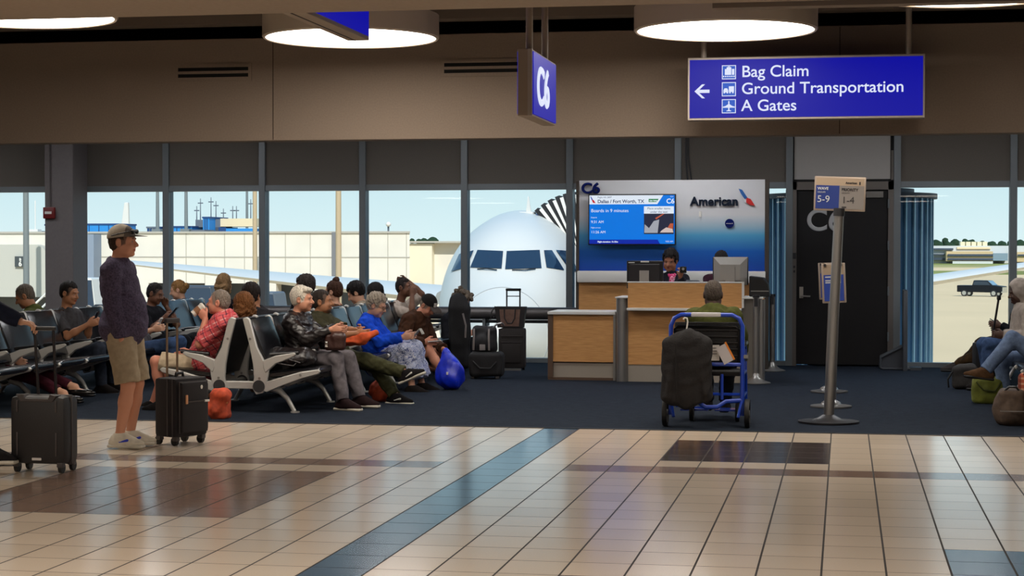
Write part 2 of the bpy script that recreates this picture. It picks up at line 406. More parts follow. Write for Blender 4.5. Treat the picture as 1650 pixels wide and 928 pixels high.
# ---- aircraft
acw = mat('aircraft_white', (214, 212, 206), .4, coat=.15, spec=.5)
PROF = [(0, -.45, -.46, .005), (.04, -.31, -.58, .16), (.15, -.12, -.78, .36), (.4, .12, -1.02, .64), (.8, .36, -1.26, .95), (1.25, .62, -1.46, 1.22), (1.7, 1.02, -1.6, 1.42), (2.2, 1.46, -1.73, 1.60), (2.8, 1.74, -1.84, 1.74), (3.8, 1.95, -1.94, 1.88), (5.2, 2.06, -2.0, 1.96), (7, 2.08, -2.02, 1.98), (26, 2.08, -2.02, 1.98), (31, 2.0, -1.0, 1.3), (35, 1.7, .6, .45)]
ac = thing('airliner', 'white airliner parked nose-on behind the glass, jet bridge hood at its shoulder', 'aircraft')
cp0 = at(812, 420, 35); cp1 = at(864, 420, 43)
axis = Vector((cp1.x-cp0.x, cp1.y-cp0.y, 0)).normalized(); lat = Vector((axis.y, -axis.x, 0))
nose = Vector((cp0.x, cp0.y, .34)) - axis*1.35
def acp(x, y, z): return nose + axis*x + lat*y + Vector((0, 0, z))
rings = []
def prof(x):
    for a, b in zip(PROF, PROF[1:]):
        if a[0] <= x <= b[0]:
            t = (x-a[0])/(b[0]-a[0]); return [a[i]*(1-t)+b[i]*t for i in (1, 2, 3)]
xs = [0, .02, .05, .1, .18, .28, .4, .55, .7, .9, 1.1, 1.3, 1.5, 1.7, 1.95, 2.2, 2.5, 2.8, 3.3, 3.8, 4.5, 5.2, 6, 7, 12, 18, 26, 29, 31, 33, 35]
for x in xs:
    zt, zb, w = prof(x); w *= .86; zc = zb+(zt-zb)*.46; ring = []
    for k in range(64):
        a = 2*PI*k/64; c, s_ = math.cos(a), math.sin(a)
        ring.append(acp(x, w*c, zc + (zt-zc if s_ > 0 else zc-zb)*s_))
    rings.append(ring)
fb = MB().loft(rings)
fus = fb.build('fuselage', acw, ac, ang=60)
bmv = bmesh.new(); bmv.from_mesh(fus.data)
from mathutils.bvhtree import BVHTree
bvh = BVHTree.FromBMesh(bmv)
def on_skin(px, py, off):
    d = (C_F + C_R*((px-825)/CF) - C_U*((py-464)/CF)).normalized()
    h = bvh.ray_cast(C_O, d)
    if h[0] is None: return None
    return h[0] + h[1]*off if h[1].dot(d) < 0 else h[0]-h[1]*off
def skin_patch(name, poly, m, off=.012, n=10):
    """quad-ish polygon (4 corners) laid on the fuselage skin"""
    b = bmesh.new(); G_ = []
    A, B, C_, D_ = [Vector((p[0], p[1])) for p in poly]
    for i in range(n+1):
        row = []
        for j in range(n+1):
            u, v = i/n, j/n
            p = A*(1-u)*(1-v)+B*u*(1-v)+C_*u*v+D_*(1-u)*v
            h = on_skin(p.x, p.y, off)
            row.append(b.verts.new(h) if h is not None else None)
        G_.append(row)
    for i in range(n):
        for j in range(n):
            q = [G_[i][j], G_[i+1][j], G_[i+1][j+1], G_[i][j+1]]
            if all(v is not None for v in q): b.faces.new(q)
    w = MB(); w.bm.free(); w.bm = b
    return w.build(name, m, ac)
rn = []
for k in range(65):
    a_ = 2*PI*k/64; zt_, zb_, w_ = prof(.98); w_ *= .86; zc_ = zb_+(zt_-zb_)*.46; s__ = math.sin(a_); rn.append(acp(.98, (w_+.004)*math.cos(a_), zc_+((zt_-zc_) if s__ > 0 else (zc_-zb_))*s__*1.004))
MB().tube(rn, .009, 6, cap=False).build('radome_seam', mat('seam_grey', (168, 170, 172), .5), ac)
cglass = mat('cockpit_glass', (27, 45, 68), .08, spec=.8)
seal = mat('window_seal', (205, 202, 194), .5)
for poly in ([(770, 403.5), (811, 405.5), (808.5, 433.5), (758.5, 431.5)], [(816.5, 405.5), (869, 403.5), (872, 432.5), (814, 434.5)], [(876, 404), (888.5, 404), (908, 435.5), (880, 431.5)], [(895, 403.5), (916, 405), (931, 440), (915, 432)], [(741, 410), (764, 404), (753, 431), (728, 438)]):
    skin_patch('cockpit_window', poly, cglass, .02)
MB().tube([on_skin(770, 434.5, .02), on_skin(785, 435, .04), on_skin(801, 436.5, .03)], .012, 6).tube([on_skin(825, 436, .02), on_skin(845, 437, .04), on_skin(862, 434.5, .03)], .012, 6).build('wiper', trimm, ac)
a0 = on_skin(849, 342, -.02)
MB().prism([(a0.x-.02, a0.z), (a0.x+.1, a0.z), (a0.x+.045, a0.z+.36), (a0.x+.025, a0.z+.36)], a0.y, a0.y+.03).build('antenna', acw, ac, smooth=False)
MB().box(a0.x-.13, a0.x+.17, a0.y-.2, a0.y+.2, a0.z-.06, a0.z+.03, bev=.02).build('fairing', acw, ac)
def wing(root, tip, cr, ct, thr=.5, tht=.16):
    R_ = []
    for k in range(9):
        t = k/8; p = root.lerp(tip, t); c = cr*(1-t)+ct*t; th = thr*(1-t)+tht*t
        R_.append([p+Vector((0, c*f_, th*g_)) for f_, g_ in ((0, 0), (.05, .28), (.3, .6), (.65, .38), (1, .02), (.65, -.18), (.3, -.4), (.05, -.25))])
    return MB().loft(R_).build('wing', acw, ac)
wing(at(700, 482, 47), at(196, 424, 55), 6, 1.6, .55, .16)
wing(at(1120, 515, 47), at(1735, 417, 55), 6, 1.6, .55, .16)
MB().prism([(0, 2), (.25, 5.5), (.45, 5.5), (.5, 2)], 0, 4, Matrix.Translation(acp(29, -.25, 0))).build('tail_fin', acw, ac, smooth=False)
q = MB()
for (x, y) in ((3.6, 0), (17, -3), (17, 3)):
    p = acp(x, y, 0); q.cyl((p.x, p.y, -1), (p.x, p.y, ZG+.4), .1); 
    for s_ in (-.2, .2): q.cyl((p.x+s_-.1, p.y, ZG+.42), (p.x+s_+.1, p.y, ZG+.42), .42)
q.build('landing_gear', trimm, ac)
# ---- jet bridge
jb = thing('jet_bridge', 'blue-grey ribbed jet bridge behind the gate door, fan hood against the airliner', 'jet bridge', (.07, 26.25, ZG))
jm1 = mat('bridge_blue', (38, 84, 122), .4, metal=.2); jm2 = mat('bridge_rib', (140, 178, 200), .4, metal=.2); jdark = mat('bridge_dark', (24, 36, 52), .6)
MB().cyl((0, 0, -.35-ZG), (0, 0, 2.26-ZG), 1.14, n=64).build('rotunda', jm1, jb)
q = MB()
for k in range(44):
    a = 2*PI*k/44; q.box(1.13, 1.17, -.013, .013, -.35-ZG, 2.26-ZG, Matrix.Rotation(a, 4, 'Z'))
q.build('ribs', jm2, jb, smooth=False)
MB().cyl((0, 0, 2.26-ZG), (0, 0, 2.33-ZG), 1.22, n=64).cyl((0, 0, 2.33-ZG), (0, 0, 2.40-ZG), .9, n=48).build('roof', jdark, jb)
MB().cyl((0, 0, 0), (0, 0, -.35-ZG), .45, n=24).build('pedestal', jm1, jb)
MB().box(-.55, .55, -1.75, -.6, -.1-ZG, 2.3-ZG).build('vestibule', jdark, jb, smooth=False)
pv = at(936, 419, 38.2); o0 = Vector((.07, 26.25, ZG))
ta = Vector((-.2, 27.2, 0)); tb = Vector((pv.x+.9, 39.0, 0)); dv = tb-ta; ang = math.atan2(dv.y, dv.x); M = Matrix.Translation(ta-o0) @ Matrix.Rotation(ang, 4, 'Z')
MB().box(0, dv.length, -.85, .85, -.2, 2.25, M).build('tunnel', jm1, jb, smooth=False)
q = MB()
for k in range(30): q.box(k*dv.length/30, k*dv.length/30+.06, -.88, .88, -.2, 2.28, M)
q.build('tunnel_ribs', jm2, jb, smooth=False)
MB().box(dv.length-1.9, dv.length-1.5, -.3, .3, ZG, -.2, M).box(dv.length-2.2, dv.length-1.2, -.5, .5, ZG, ZG+.9, M).build('lift_column', jdark, jb, smooth=False)
hoodw = mat('hood_white', (232, 228, 218), .7); hoodd = mat('hood_black', (26, 26, 30), .7)
Rm = 1.43; lo = pv-o0
def wedge(q, a0_, a1_, r0, r1, y0, y1):
    q.prism([(lo.x+r0*math.cos(a0_), lo.z+r0*math.sin(a0_)), (lo.x+r1*math.cos(a0_), lo.z+r1*math.sin(a0_)), (lo.x+r1*math.cos(a1_), lo.z+r1*math.sin(a1_)), (lo.x+r0*math.cos(a1_), lo.z+r0*math.sin(a1_))], lo.y+y0, lo.y+y1)
qw, qd = MB(), MB(); n = 8
for k in range(n):
    a = math.radians(134-k*7.0)
    wedge(qd, a, a-math.radians(3.9), .10, Rm+.03, .04, 2.0); wedge(qw, a-math.radians(3.9), a-math.radians(7.0), .12, Rm-.03, 0, 1.95)
qw.build('hood_panels', hoodw, jb, smooth=False); qd.build('hood_bellows', hoodd, jb, smooth=False)
q = MB(); wedge(q, math.radians(139.5), math.radians(134), .0, Rm-.06, -.05, 2.1); q.build('bumper', mat('bumper_blue', (40, 66, 104), .6), jb, smooth=False)
# ---- opposite concourse
wall_c = mat('pale_concrete', (224, 217, 204), .85, var=.05, vs=.6, spec=.15); groove = mat('panel_groove', (178, 172, 160), .9)
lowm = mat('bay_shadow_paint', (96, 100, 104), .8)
bx = thing('concourse_building', 'long pale concrete concourse with panel joints across the apron at left', 'building', (-40, 90, ZG))
def L2(p): return (p.x+40, p.y-90, p.z-ZG)
def rect(px0, px1, y0, y1, Y):
    a = at(px0, y0, Y); b = at(px1, y1, Y); c = at(px0, y1, Y); d_ = at(px1, y0, Y)
    return a.x+40, b.x+40, (a.z+d_.z)/2-ZG, (c.z+b.z)/2-ZG
x0, x1, z0, z1 = rect(-140, 660, 456, 374.5, 90)
MB().loft([[(x0, 0, z_), (x1, 0, z_), (x1-3.7, 14, z_), (x0, 14, z_)] for z_ in (z0, z1)]).build('wall', wall_c, bx, smooth=False)
MB().loft([[(x0, -.1, z_), (x1+.05, -.1, z_), (x1-3.7, 14, z_), (x0, 14, z_)] for z_ in (z1-.05, z1+.05)]).build('coping', groove, bx, smooth=False)
q = MB()
for px in (300, 330, 362, 394, 460, 500, 548, 592, 625, 655): 
    x = at(px, 420, 90).x+40; q.box(x-.018, x+.018, -.02, .05, z0, z1)
q.box(at(150, 420, 90).x+40, x1, -.03, .05, (z0+z1)/2+.02, (z0+z1)/2+.07); q.build('joints', groove, bx, smooth=False)
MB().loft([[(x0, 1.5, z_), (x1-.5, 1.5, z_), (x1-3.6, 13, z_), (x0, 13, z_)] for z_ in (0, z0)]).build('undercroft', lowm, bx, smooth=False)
q = MB()
for px in (-60, 100, 225, 345, 430, 520, 640): 
    x = at(px, 460, 90).x+40; q.box(x-.5, x+.5, 0, .9, 0, z0)
q.build('pier', wall_c, bx, smooth=False)
pl = mat('pilaster_blue_grey', (134, 146, 162), .8)
x = at(127, 420, 89).x+40; x2 = at(151, 420, 89).x+40
MB().box(x, x2, -1.0, .4, 0, z1-.1).build('pilaster', pl, bx, smooth=False)
x = at(531, 420, 89).x+40; MB().box(x-.12, x+.12, -.2, 0, z0, z1).build('downpipe', mat('downpipe_grey', (120, 120, 122), .7), bx, smooth=False)
# recess with the stand sign at the far left
xa, xb, za, zb = rect(-140, 76, 478, 394, 89.4); rc = mat('recess_grey', (188, 186, 176), .85)
pts = [(xa, za), (xb, za)] + [(xb-.7+.7*math.cos(t_), zb-.7+.7*math.sin(t_)) for t_ in [k*PI/2/8 for k in range(9)]] + [(xa, zb)]
MB().prism(pts, -.6, .2).build('recess_panel', rc, bx, smooth=False)
xa, xb, za, zb = rect(23, 41, 430, 413, 89.2)
MB().box(xa, xb, -.75, -.6, za, zb).build('stand_sign', mat('sign_slate', (66, 72, 74), .6), bx, smooth=False)
text('6', .36, white, bx, ((xa+xb)/2, -.76, za+.04), align='CENTER', bold=.015, name='stand_number')
text('B', .2, white, bx, ((xa+xb)/2, -.76, za+.32), align='CENTER', bold=.01, name='stand_number')
b2 = thing('service_building', 'lower pale concrete building at the end of the long concourse', 'building', (-40, 90, ZG))
x0, x1, z0, z1 = rect(700, 790, 460, 390, 97)
MB().box(x0, x1, 7, 16, 0, z1).build('wall', wall_c, b2, smooth=False)
x0b, x1b, z0b, z1b = rect(656, 672, 460, 391, 96)
MB().box(x0b-.6, x0, 6.4, 16, 0, z1b-.05).build('stair_tower', mat('cream_concrete', (230, 220, 196), .85), b2, smooth=False)
MB().box(x0b-.7, x1+.1, 6.2, 16, z1-.05, z1+.05).build('coping', groove, b2, smooth=False)
# rooftop plant
ZROOF = at(300, 374.5, 90).z+.06
blue = mat('plant_blue', (40, 136, 206), .6); blue_d = mat('plant_navy', (26, 66, 116), .6); greyp = mat('plant_grey', (98, 106, 116), .7); cream = mat('cream_panel', (226, 206, 168), .7)
def roofbox(px0, px1, y0, y1, m, lab, Y=95, dep=2.5, name='rooftop_unit', extra=None):
    p = at((px0+px1)/2, y1, Y); t_ = thing(name, lab, 'rooftop unit', (p.x, p.y, ZROOF))
    w = (at(px1, y0, Y).x-at(px0, y0, Y).x)/2; h_ = at(px0, y0, Y).z-ZROOF
    MB().box(-w, w, 0, dep, 0, h_).build('housing', m, t_, smooth=False)
    q_ = MB(); q_.box(-w-.04, w+.04, -.04, dep+.04, h_-.06, h_+.03)
    for k in range(1, 4): q_.box(-w+2*w*k/4-.02, -w+2*w*k/4+.02, -.03, 0, .05, h_-.05)
    q_.build('seams', blue_d if m is blue else greyp, t_, smooth=False)
    return t_
roofbox(128, 191, 361, 376, blue, 'long blue rooftop container left of the standing man in the cap')
roofbox(48, 61, 373, 377, blue, 'tiny blue rooftop unit at far left near a thin mast')
roofbox(73, 79, 362, 377, blue, 'narrow blue rooftop unit peeping out beside the grey column')
roofbox(237, 255.5, 366, 376, blue_d, 'dark blue rooftop unit just right of the white cap')
roofbox(256, 264, 366, 376, blue, 'small bright blue rooftop unit against the second window mullion')
roofbox(277, 309, 365, 376, blue, 'bright blue rooftop unit at the left of the third window')
roofbox(309, 329, 371, 376, mat('plant_sand', (196, 184, 168), .7), 'low sand-coloured rooftop box beside the blue tower', 92, 1.5)
tw = roofbox(327, 337, 350, 376, blue, 'blue rooftop tower with grey box on top in the third window', 95, 3)
p = at(337, 376, 96)
def rb(px0, px1, y0, y1, m, nm, Y=96, d0=0, d1=2):
    a = at(px0, y1, Y); b_ = at(px1, y0, Y); base = tw.location
    return MB().box(a.x-base.x, b_.x-base.x, d0+Y-95, d1+Y-95, a.z-base.z, b_.z-base.z).build(nm, m, tw, smooth=False)
rb(315, 327, 354, 366, greyp, 'side_box'); rb(337, 355, 353, 366, greyp, 'upper_box'); rb(335, 352, 366, 376, mat('plant_dark', (70, 76, 86), .7), 'leg_box'); rb(355, 412, 352, 365, cream, 'cream_cabin'); rb(352, 364, 366, 376, blue_d, 'lower_unit'); rb(364, 408, 368, 376, blue, 'lower_unit')
q = MB()
for px, y in ((317, 332), (323, 320), (340, 318), (348, 324), (360, 336), (375, 332), (381, 332), (404, 321)):
    a = at(px, 354, 96.5) - tw.location; b_ = at(px, y, 96.5) - tw.location; q.cyl(a, b_, .035, .02, n=6)
    q.cyl(b_+Vector((-.15, 0, -.25)), b_+Vector((.15, 0, -.25)), .03, n=6)
q.build('antennas', greyp, tw)
polem = mat('pole_sand', (186, 164, 132), .7); poleg = mat('pole_grey', (118, 124, 124), .6)
for px, y0, y1, Y, m, r, lab in ((42.5, 300, 470, 85, poleg, .17, 'grey lamp pole in the far left window pane'), (254, 300, 376, 92, poleg, .1, 'thin grey pole left of the second window mullion'), (300, 300, 370, 92, poleg, .1, 'thin grey pole above the bright blue rooftop unit'), (398, 300, 352, 99.5, poleg, .08, 'dark thin mast above the cream rooftop cabin'), (411, 300, 470, 85, polem, .13, 'sand-coloured pole beside the third window mullion'), (545.5, 300, 470, 82, polem, .16, 'tall sand-coloured pole in front of the concourse, fourth window'), (57, 335, 375, 93, white, .04, 'thin white mast rising from the far left roof')):
    a = at(px, y1, Y); b_ = at(px, y0-12, Y); zb = ZG if y1 > 400 else ZROOF
    t_ = thing('light_pole', lab, 'pole', (a.x, a.y, zb))
    MB().cyl((0, 0, 0), (0, 0, b_.z-zb), r, r*.8, n=10).build('shaft', m, t_); MB().box(-.25, .25, -.25, .25, 0, .15).build('base_plate', m, t_, smooth=False)
t_ = thing('roof_camera', 'small camera on a stub post on the concourse roof in the fifth window', 'camera', at(625, 375, 90))
MB().cyl((0, 0.1, -.05), (0, .1, .35), .05, n=8).build('post', greyp, t_); MB().ball((.03, 0, .44), (.14, .16, .13)).build('dome', white, t_)
t_ = thing('parked_tail_fin', 'white tail fin of another aircraft beyond the concourse roof', 'aircraft tail', at(205, 380, 140))
a = at(191, 376, 140)-t_.location; b_ = at(208, 376, 140)-t_.location; c = at(206, 326, 140)-t_.location; d_ = at(200, 326, 140)-t_.location
MB().prism([(a.x, a.z-.8), (b_.x, b_.z-.8), (c.x, c.z), (d_.x, d_.z)], 0, .35).build('fin', acw, t_, smooth=False, bevel=.05)
zf = ZG-t_.location.z
MB().lathe([(.01, 4), (.7, 2), (1.5, -2), (1.8, -6), (1.8, -22), (.9, -25), (.01, -26)], (-.7, 0, zf+3.0), 24, Matrix.Rotation(-PI/2, 4, 'X')).build('fuselage', acw, t_)
MB().cyl((-.7, -8, zf), (-.7, -8, zf+2), .25).cyl((-.7, -20, zf), (-.7, -20, zf+2), .2).build('landing_gear', trimm, t_)
MB().prism([(-.9, zf+3.5), (-.5, zf+3.5), (-.3, .2), (-.9, .2)], -2, 2).build('fin_root', acw, t_, smooth=False)
# boarding stairs and carts on the apron, far left
t_ = thing('boarding_stairs', 'white mobile boarding stairs below the stand sign at far left', 'stairs', (at(45, 470, 80).x, 80, ZG))
q = MB()
for k in range(12): q.box(k*.22-.3, k*.22-.05, -.6, .6, 1.6+k*.2, 1.66+k*.2)
q.build('treads', white, t_, smooth=False)
MB().tube([(-.5, -.62, 1.4), (2.5, -.62, 4.1)], .06).tube([(-.5, -.62, 2.3), (2.5, -.62, 5.0)], .05).tube([(-.5, .62, 1.4), (2.5, .62, 4.1)], .06).tube([(-.5, .62, 2.3), (2.5, .62, 5.0)], .05).tube([(2.5, -.62, 4.1), (2.5, -.62, 5)], .05).build('rails', white, t_)
MB().box(-1.0, 2.6, -.8, .8, .5, 1.3).box(1.6, 2.5, -.6, .6, 1.3, 3.9).build('chassis', white, t_, smooth=False)
q = MB()
for x in (-.6, 2.0):
    for y in (-.75, .75): q.cyl((x, y-.12, .4), (x, y+.12, .4), .4)
q.build('wheels', trimm, t_)
def van(px, y, Y, lab, body, l=4.4, h_=1.8):
    p_ = at(px, y, Y); t2 = thing('service_vehicle', lab, 'vehicle', (p_.x, Y, ZG))
    MB().prism([(-l/2, .45), (l/2, .45), (l/2, 1.1), (l/2-.5, 1.15), (l/2-1.0, h_), (-l/2, h_)], -.9, .9).build('body', body, t2, smooth=False, bevel=.08)
    MB().prism([(l/2-.62, 1.2), (l/2-1.0, h_-.1), (-l/2+.3, h_-.1), (-l/2+.3, 1.2)], -.93, .93).build('windows', cglass, t2, smooth=False)
    q_ = MB()
    for x in (-l/2+.8, l/2-.8):
        for yy in (-.85, .85): q_.cyl((x, yy-.1, .36), (x, yy+.1, .36), .36, n=20)
    q_.build('wheels', trimm, t2)
    return t2
van(335, 460, 76, 'made-up slate van standing in for shade under the bay, third window', mat('bay_shade_slate', (58, 64, 76), .5), 2.9, 4.3)  # invented van; its dark body stands in for shade under the building bay
van(160, 470, 78, 'white service cart beside the blue-grey pilaster', white, 2.0, 4.6)
van(455, 470, 78, 'grey tug under the wing in the fourth window', greyp, 1.7, 4.0)
# ---- right: pickup, far terminal, trees
tk = thing('pickup_truck', 'black crew-cab pickup truck crossing the apron in the right window', 'truck', (at(1582, 474, 238).x, 238, ZG), math.radians(-24))
tkb = mat('truck_black', (12, 16, 24), .4, spec=.3)
MB().prism([(-2.95, .55), (2.9, .5), (2.95, 1.3), (1.75, 1.42), (1.05, 2.02), (-.75, 2.05), (-.95, 1.4), (-2.95, 1.4)], -.98, .98).build('body', tkb, tk, smooth=False, bevel=.08)
MB().prism([(1.5, 1.45), (1.0, 1.92), (-.65, 1.94), (-.8, 1.45)], -1.0, 1.0).build('side_windows', mat('truck_side_glass', (44, 58, 72), .15), tk, smooth=False)
MB().prism([(1.66, 1.47), (1.1, 1.98), (1.14, 2.0), (1.74, 1.46)], -.85, .85).build('windscreen', mat('truck_glass', (120, 150, 170), .1), tk, smooth=False)
chrome = mat('chrome', (210, 212, 214), .15, metal=1.0)
MB().box(2.9, 3.02, -.8, .8, .62, 1.2).box(2.85, 3.0, -.95, .95, .5, .66).build('grille', chrome, tk, smooth=False)
q = MB(); qh = MB()
for x in (-1.95, 1.9):
    for y in (-.92, .92): q.cyl((x, y-.14, .42), (x, y+.14, .42), .42, n=24); qh.cyl((x, y-.16, .42), (x, y+.16, .42), .27, n=18)
q.build('wheels', trimm, tk); qh.build('hubs', chrome, tk)
ft = thing('distant_terminal', 'low tan terminal with pale roof towers beyond the airfield, right windows', 'building', (240, 800, ZG))
fy = 800
def fbx(px0, px1, y0, y1, m, nm, dy=0, dp=30):
    a = at(px0, y1, fy+dy); b_ = at(px1, y0, fy+dy)
    return MB().box(a.x-240, b_.x-240, dy, dy+dp, a.z-ZG, b_.z-ZG).build(nm, m, ft, smooth=False)
tan = mat('terminal_tan', (204, 178, 136), .8); tgrey = mat('terminal_pale', (200, 202, 200), .8); dwin = mat('terminal_glass', (62, 72, 88), .3)
fbx(1440, 1700, 396, 424, tgrey, 'rear_block', 12); fbx(1525, 1600, 405, 421, tan, 'front_block'); fbx(1637, 1700, 406, 422, tan, 'front_block')
for y in (409.5, 416): fbx(1527, 1600, y, y+3, dwin, 'window_band', -1, 2)
fbx(1640, 1700, 410, 412.5, dwin, 'window_band', -1, 2); fbx(1440, 1536, 400, 402.5, dwin, 'window_band', 10, 3); fbx(1440, 1525, 409, 411, dwin, 'window_band', 10, 3); fbx(1440, 1525, 415.5, 419, dwin, 'window_band', 10, 3); fbx(1600, 1624, 408, 420, mat('glass_hall', (128, 146, 160), .3), 'glass_hall', -.5)
for k in range(5): fbx(1547.5+k*9, 1555+k*9, 389.5, 400, mat('tower_cream', (226, 214, 178), .8), 'roof_tower', 14, 8)
fbx(1542, 1596, 398, 401, cream, 'roof_plinth', 11, 16); fbx(1535, 1600, 421, 425, tgrey, 'ground_fringe', -3, 2)
treem = mat('tree_dark', (46, 66, 50), .95, var=.3, vs=.25, spec=.05); bark = mat('bark', (70, 56, 44), .9)
rng = random.Random(5)
def tree(px, ytop, Y, wpx, lab, group):
    p_ = at(px, ytop, Y); hgt = p_.z-ZG; w = wpx*Y/CF/2
    t2 = thing('tree', lab, 'tree', (p_.x, Y, ZG), 0, group)
    b = bmesh.new()
    for k in range(9):
        c = Vector((rng.uniform(-.6, .6)*w, rng.uniform(-.4, .4)*w, hgt*rng.uniform(.5, .82))); r_ = min(w*.6, hgt*.3)*rng.uniform(.7, 1.1)
        if k == 0: c = Vector((0, 0, hgt-r_))
        c.z = min(c.z, hgt-r_)
        s_ = bmesh.ops.create_icosphere(b, subdivisions=3, radius=r_)
        for v in s_['verts']: v.co = v.co*(1+.14*math.sin(v.co.x*9/r_)*math.sin(v.co.y*8/r_+k)*math.sin(v.co.z*10/r_)+rng.uniform(-.06, .06)) + c
    q_ = MB(); q_.bm.free(); q_.bm = b; q_.build('crown', treem, t2)
    MB().cyl((0, 0, 0), (0, 0, hgt*.6), w*.08+.1, n=8).build('trunk', bark, t2)
for px, y, w in ((1494, 388, 16), (1508, 386, 18), (1523, 383, 16), (1539, 385, 16), (1555, 384.5, 15), (1567, 385.5, 14), (1583, 388, 15), (1599, 388.5, 17), (1614, 388, 16), (1627, 388, 14), (1644, 386, 16), (1658, 388, 16)):
    tree(px, y, 950+(px % 7)*8, w*1.2, 'dark green tree in the row beyond the distant terminal', 'trees beyond the distant terminal')
for px, y, w, lab in ((664, 384, 10, 'small round tree at the left of the clump over the low pale building'), (675, 384.5, 11, 'middle tree of the clump over the low pale building'), (683, 383.5, 12, 'dark tree in the clump over the low pale building, right of its middle'), (697, 382, 18, 'widest tree of the clump over the low pale building')):
    tree(px, y, 190, w*2.0, lab, None)
# ================================================================== signs, desk and furniture
signb = emit('sign_blue_lit', (6, 10, 172), .8); signw = emit('sign_white_lit', (225, 232, 255), .95); signl = emit('sign_icon_lit', (30, 90, 200), .9)
signf = mat('sign_frame', (168, 158, 148), .5, metal=.2); signend = mat('sign_end', (150, 134, 116), .6)
def bx_(x0, x1, y0, y1, z0, z1, nm, m, p, bev=0): return MB().box(x0, x1, y0, y1, z0, z1).build(nm, m, p, smooth=False, bevel=bev)
# ---- overhead direction sign
t = thing('direction_sign', 'long hanging blue sign with Bag Claim, Ground Transportation and A Gates', 'sign', (-.365, 17, 2.75))
bx_(-1.085, 1.085, 0, .16, 0, .585, 'sign_box', signf, t, .006)
bx_(-1.065, 1.065, -.006, .004, .022, .563, 'sign_face', signb, t)
for x in (-.94, .94): MB().cyl((x, .08, .585), (x, .08, 1.85), .028, n=12).build('hanger_pole', signf, t)
for row, s_ in enumerate(('Bag Claim', 'Ground Transportation', 'A Gates')):
    z = .385-row*.158
    text(s_, .150, signw, t, (-.585, -.008, z+.013), bold=.0012, sx=1.03)
    ic = bx_(-.765, -.635, -.008, -.004, z-.006, z+.124, 'icon_border', signw, t)
    bx_(-.758, -.642, -.0095, -.008, z+.001, z+.117, 'icon_tile', signl, ic)
    q = MB(); y0, y1 = -.0115, -.0095; cx = -.70
    if row == 0:
        for x, w, h_ in ((-.738, .022, .055), (-.722, .044, .07), (-.672, .022, .055)):
            q.box(x, x+w, y0, y1, z+.034, z+.034+h_)
        q.box(-.711, -.705, y0, y1, z+.1, z+.112).box(-.695, -.689, y0, y1, z+.1, z+.112).box(-.711, -.689, y0, y1, z+.108, z+.113)
        for k in range(6): q.cyl((-.748+k*.019, y0, z+.02), (-.748+k*.019, y1, z+.02), .007, n=10)
    elif row == 1:
        q.prism([(-.750, z+.03), (-.706, z+.03), (-.706, z+.05), (-.716, z+.068), (-.740, z+.068), (-.750, z+.05)], y0, y1)
        q.box(-.700, -.652, y0, y1, z+.034, z+.086)
        for x in (-.742, -.714, -.690, -.662): q.cyl((x, y0-.001, z+.028), (x, y1, z+.028), .008, n=10)
    else:
        q.prism([(-.706, z+.012), (-.694, z+.012), (-.694, z+.1), (-.70, z+.112), (-.706, z+.1)], y0, y1)
        q.prism([(-.755, z+.045), (-.70, z+.082), (-.645, z+.045), (-.645, z+.055), (-.70, z+.068), (-.755, z+.055)], y0, y1)
        q.prism([(-.722, z+.012), (-.70, z+.03), (-.678, z+.012), (-.678, z+.018), (-.70, z+.022), (-.722, z+.018)], y0, y1)
    q.build('icon_symbol', signw, ic, smooth=False)
MB().prism([(-1.02, .27), (-.95, .335), (-.922, .335), (-.975, .285), (-.88, .285), (-.88, .255), (-.975, .255), (-.922, .205), (-.95, .205)], -.010, -.006).build('arrow', signw, t, smooth=False)
# ---- C6 blade sign and the cut-off blade sign
t = thing('gate_sign', 'vertical blue blade sign reading C6 hung on two poles', 'sign', (-2.24, 13.0, 2.515))
bx_(-.105, 0, 0, 1.10, 0, .485, 'sign_box', signend, t, .004)
bx_(-.002, .008, .03, 1.07, .015, .47, 'sign_face', signb, t)
bx_(-.03, .004, -.008, 0, .0, .485, 'edge_trim', signf, t)
text('C6', .40, signw, t, (.010, .16, .105), rz=PI/2, bold=.008, sx=1.15, depth=.001)
bx_(-.113, -.105, .03, 1.07, .015, .47, 'sign_face', signb, t)
for y in (.18, .88): MB().cyl((-.05, y, .485), (-.05, y, 1.75), .026, n=12).build('hanger_pole', signend, t)
t = thing('blade_sign', 'blue blade sign cut off by the ceiling edge in front of a drum light', 'sign', (-3.62, 11.25, 3.155))
bx_(-.17, 0, 0, 2.35, 0, .5, 'sign_box', signend, t, .004); bx_(-.11, -.10, .02, 2.33, -.004, 0, 'lower_channel', mat('channel_dark', (70, 62, 56), .7), t)
bx_(-.004, .006, .03, 2.32, .03, .47, 'sign_face', signb, t)
for y in (.4, 1.9): MB().cyl((-.08, y, .5), (-.08, y, 1.3), .026, n=12).build('hanger_pole', signend, t)
# ---- back wall of the gate desk
navy = mat('letter_navy', (16, 28, 92), .85, spec=.08); dgrey = mat('letter_slate', (30, 38, 54), .85, spec=.08)
t = thing('gate_back_wall', 'white to blue backdrop wall with C6 and American lettering behind the gate desk', 'backdrop', (-2.175, 23.1, 0))
gm = mat('backdrop_graphic', (255, 255, 255), .55, spec=.3); N, L, b = nodes_of(gm)
g = N.new('ShaderNodeTexCoord'); s = N.new('ShaderNodeSeparateXYZ'); L.new(g.outputs['Object'], s.inputs[0])
mr = N.new('ShaderNodeMapRange'); mr.inputs[1].default_value = 1.27; mr.inputs[2].default_value = 2.42; L.new(s.outputs['Z'], mr.inputs[0])
rp = N.new('ShaderNodeValToRGB'); L.new(mr.outputs[0], rp.inputs[0]); el = rp.color_ramp.elements
el[0].position = 0; el[0].color = lin((12, 58, 150)); el[1].position = .62; el[1].color = lin((205, 205, 208))
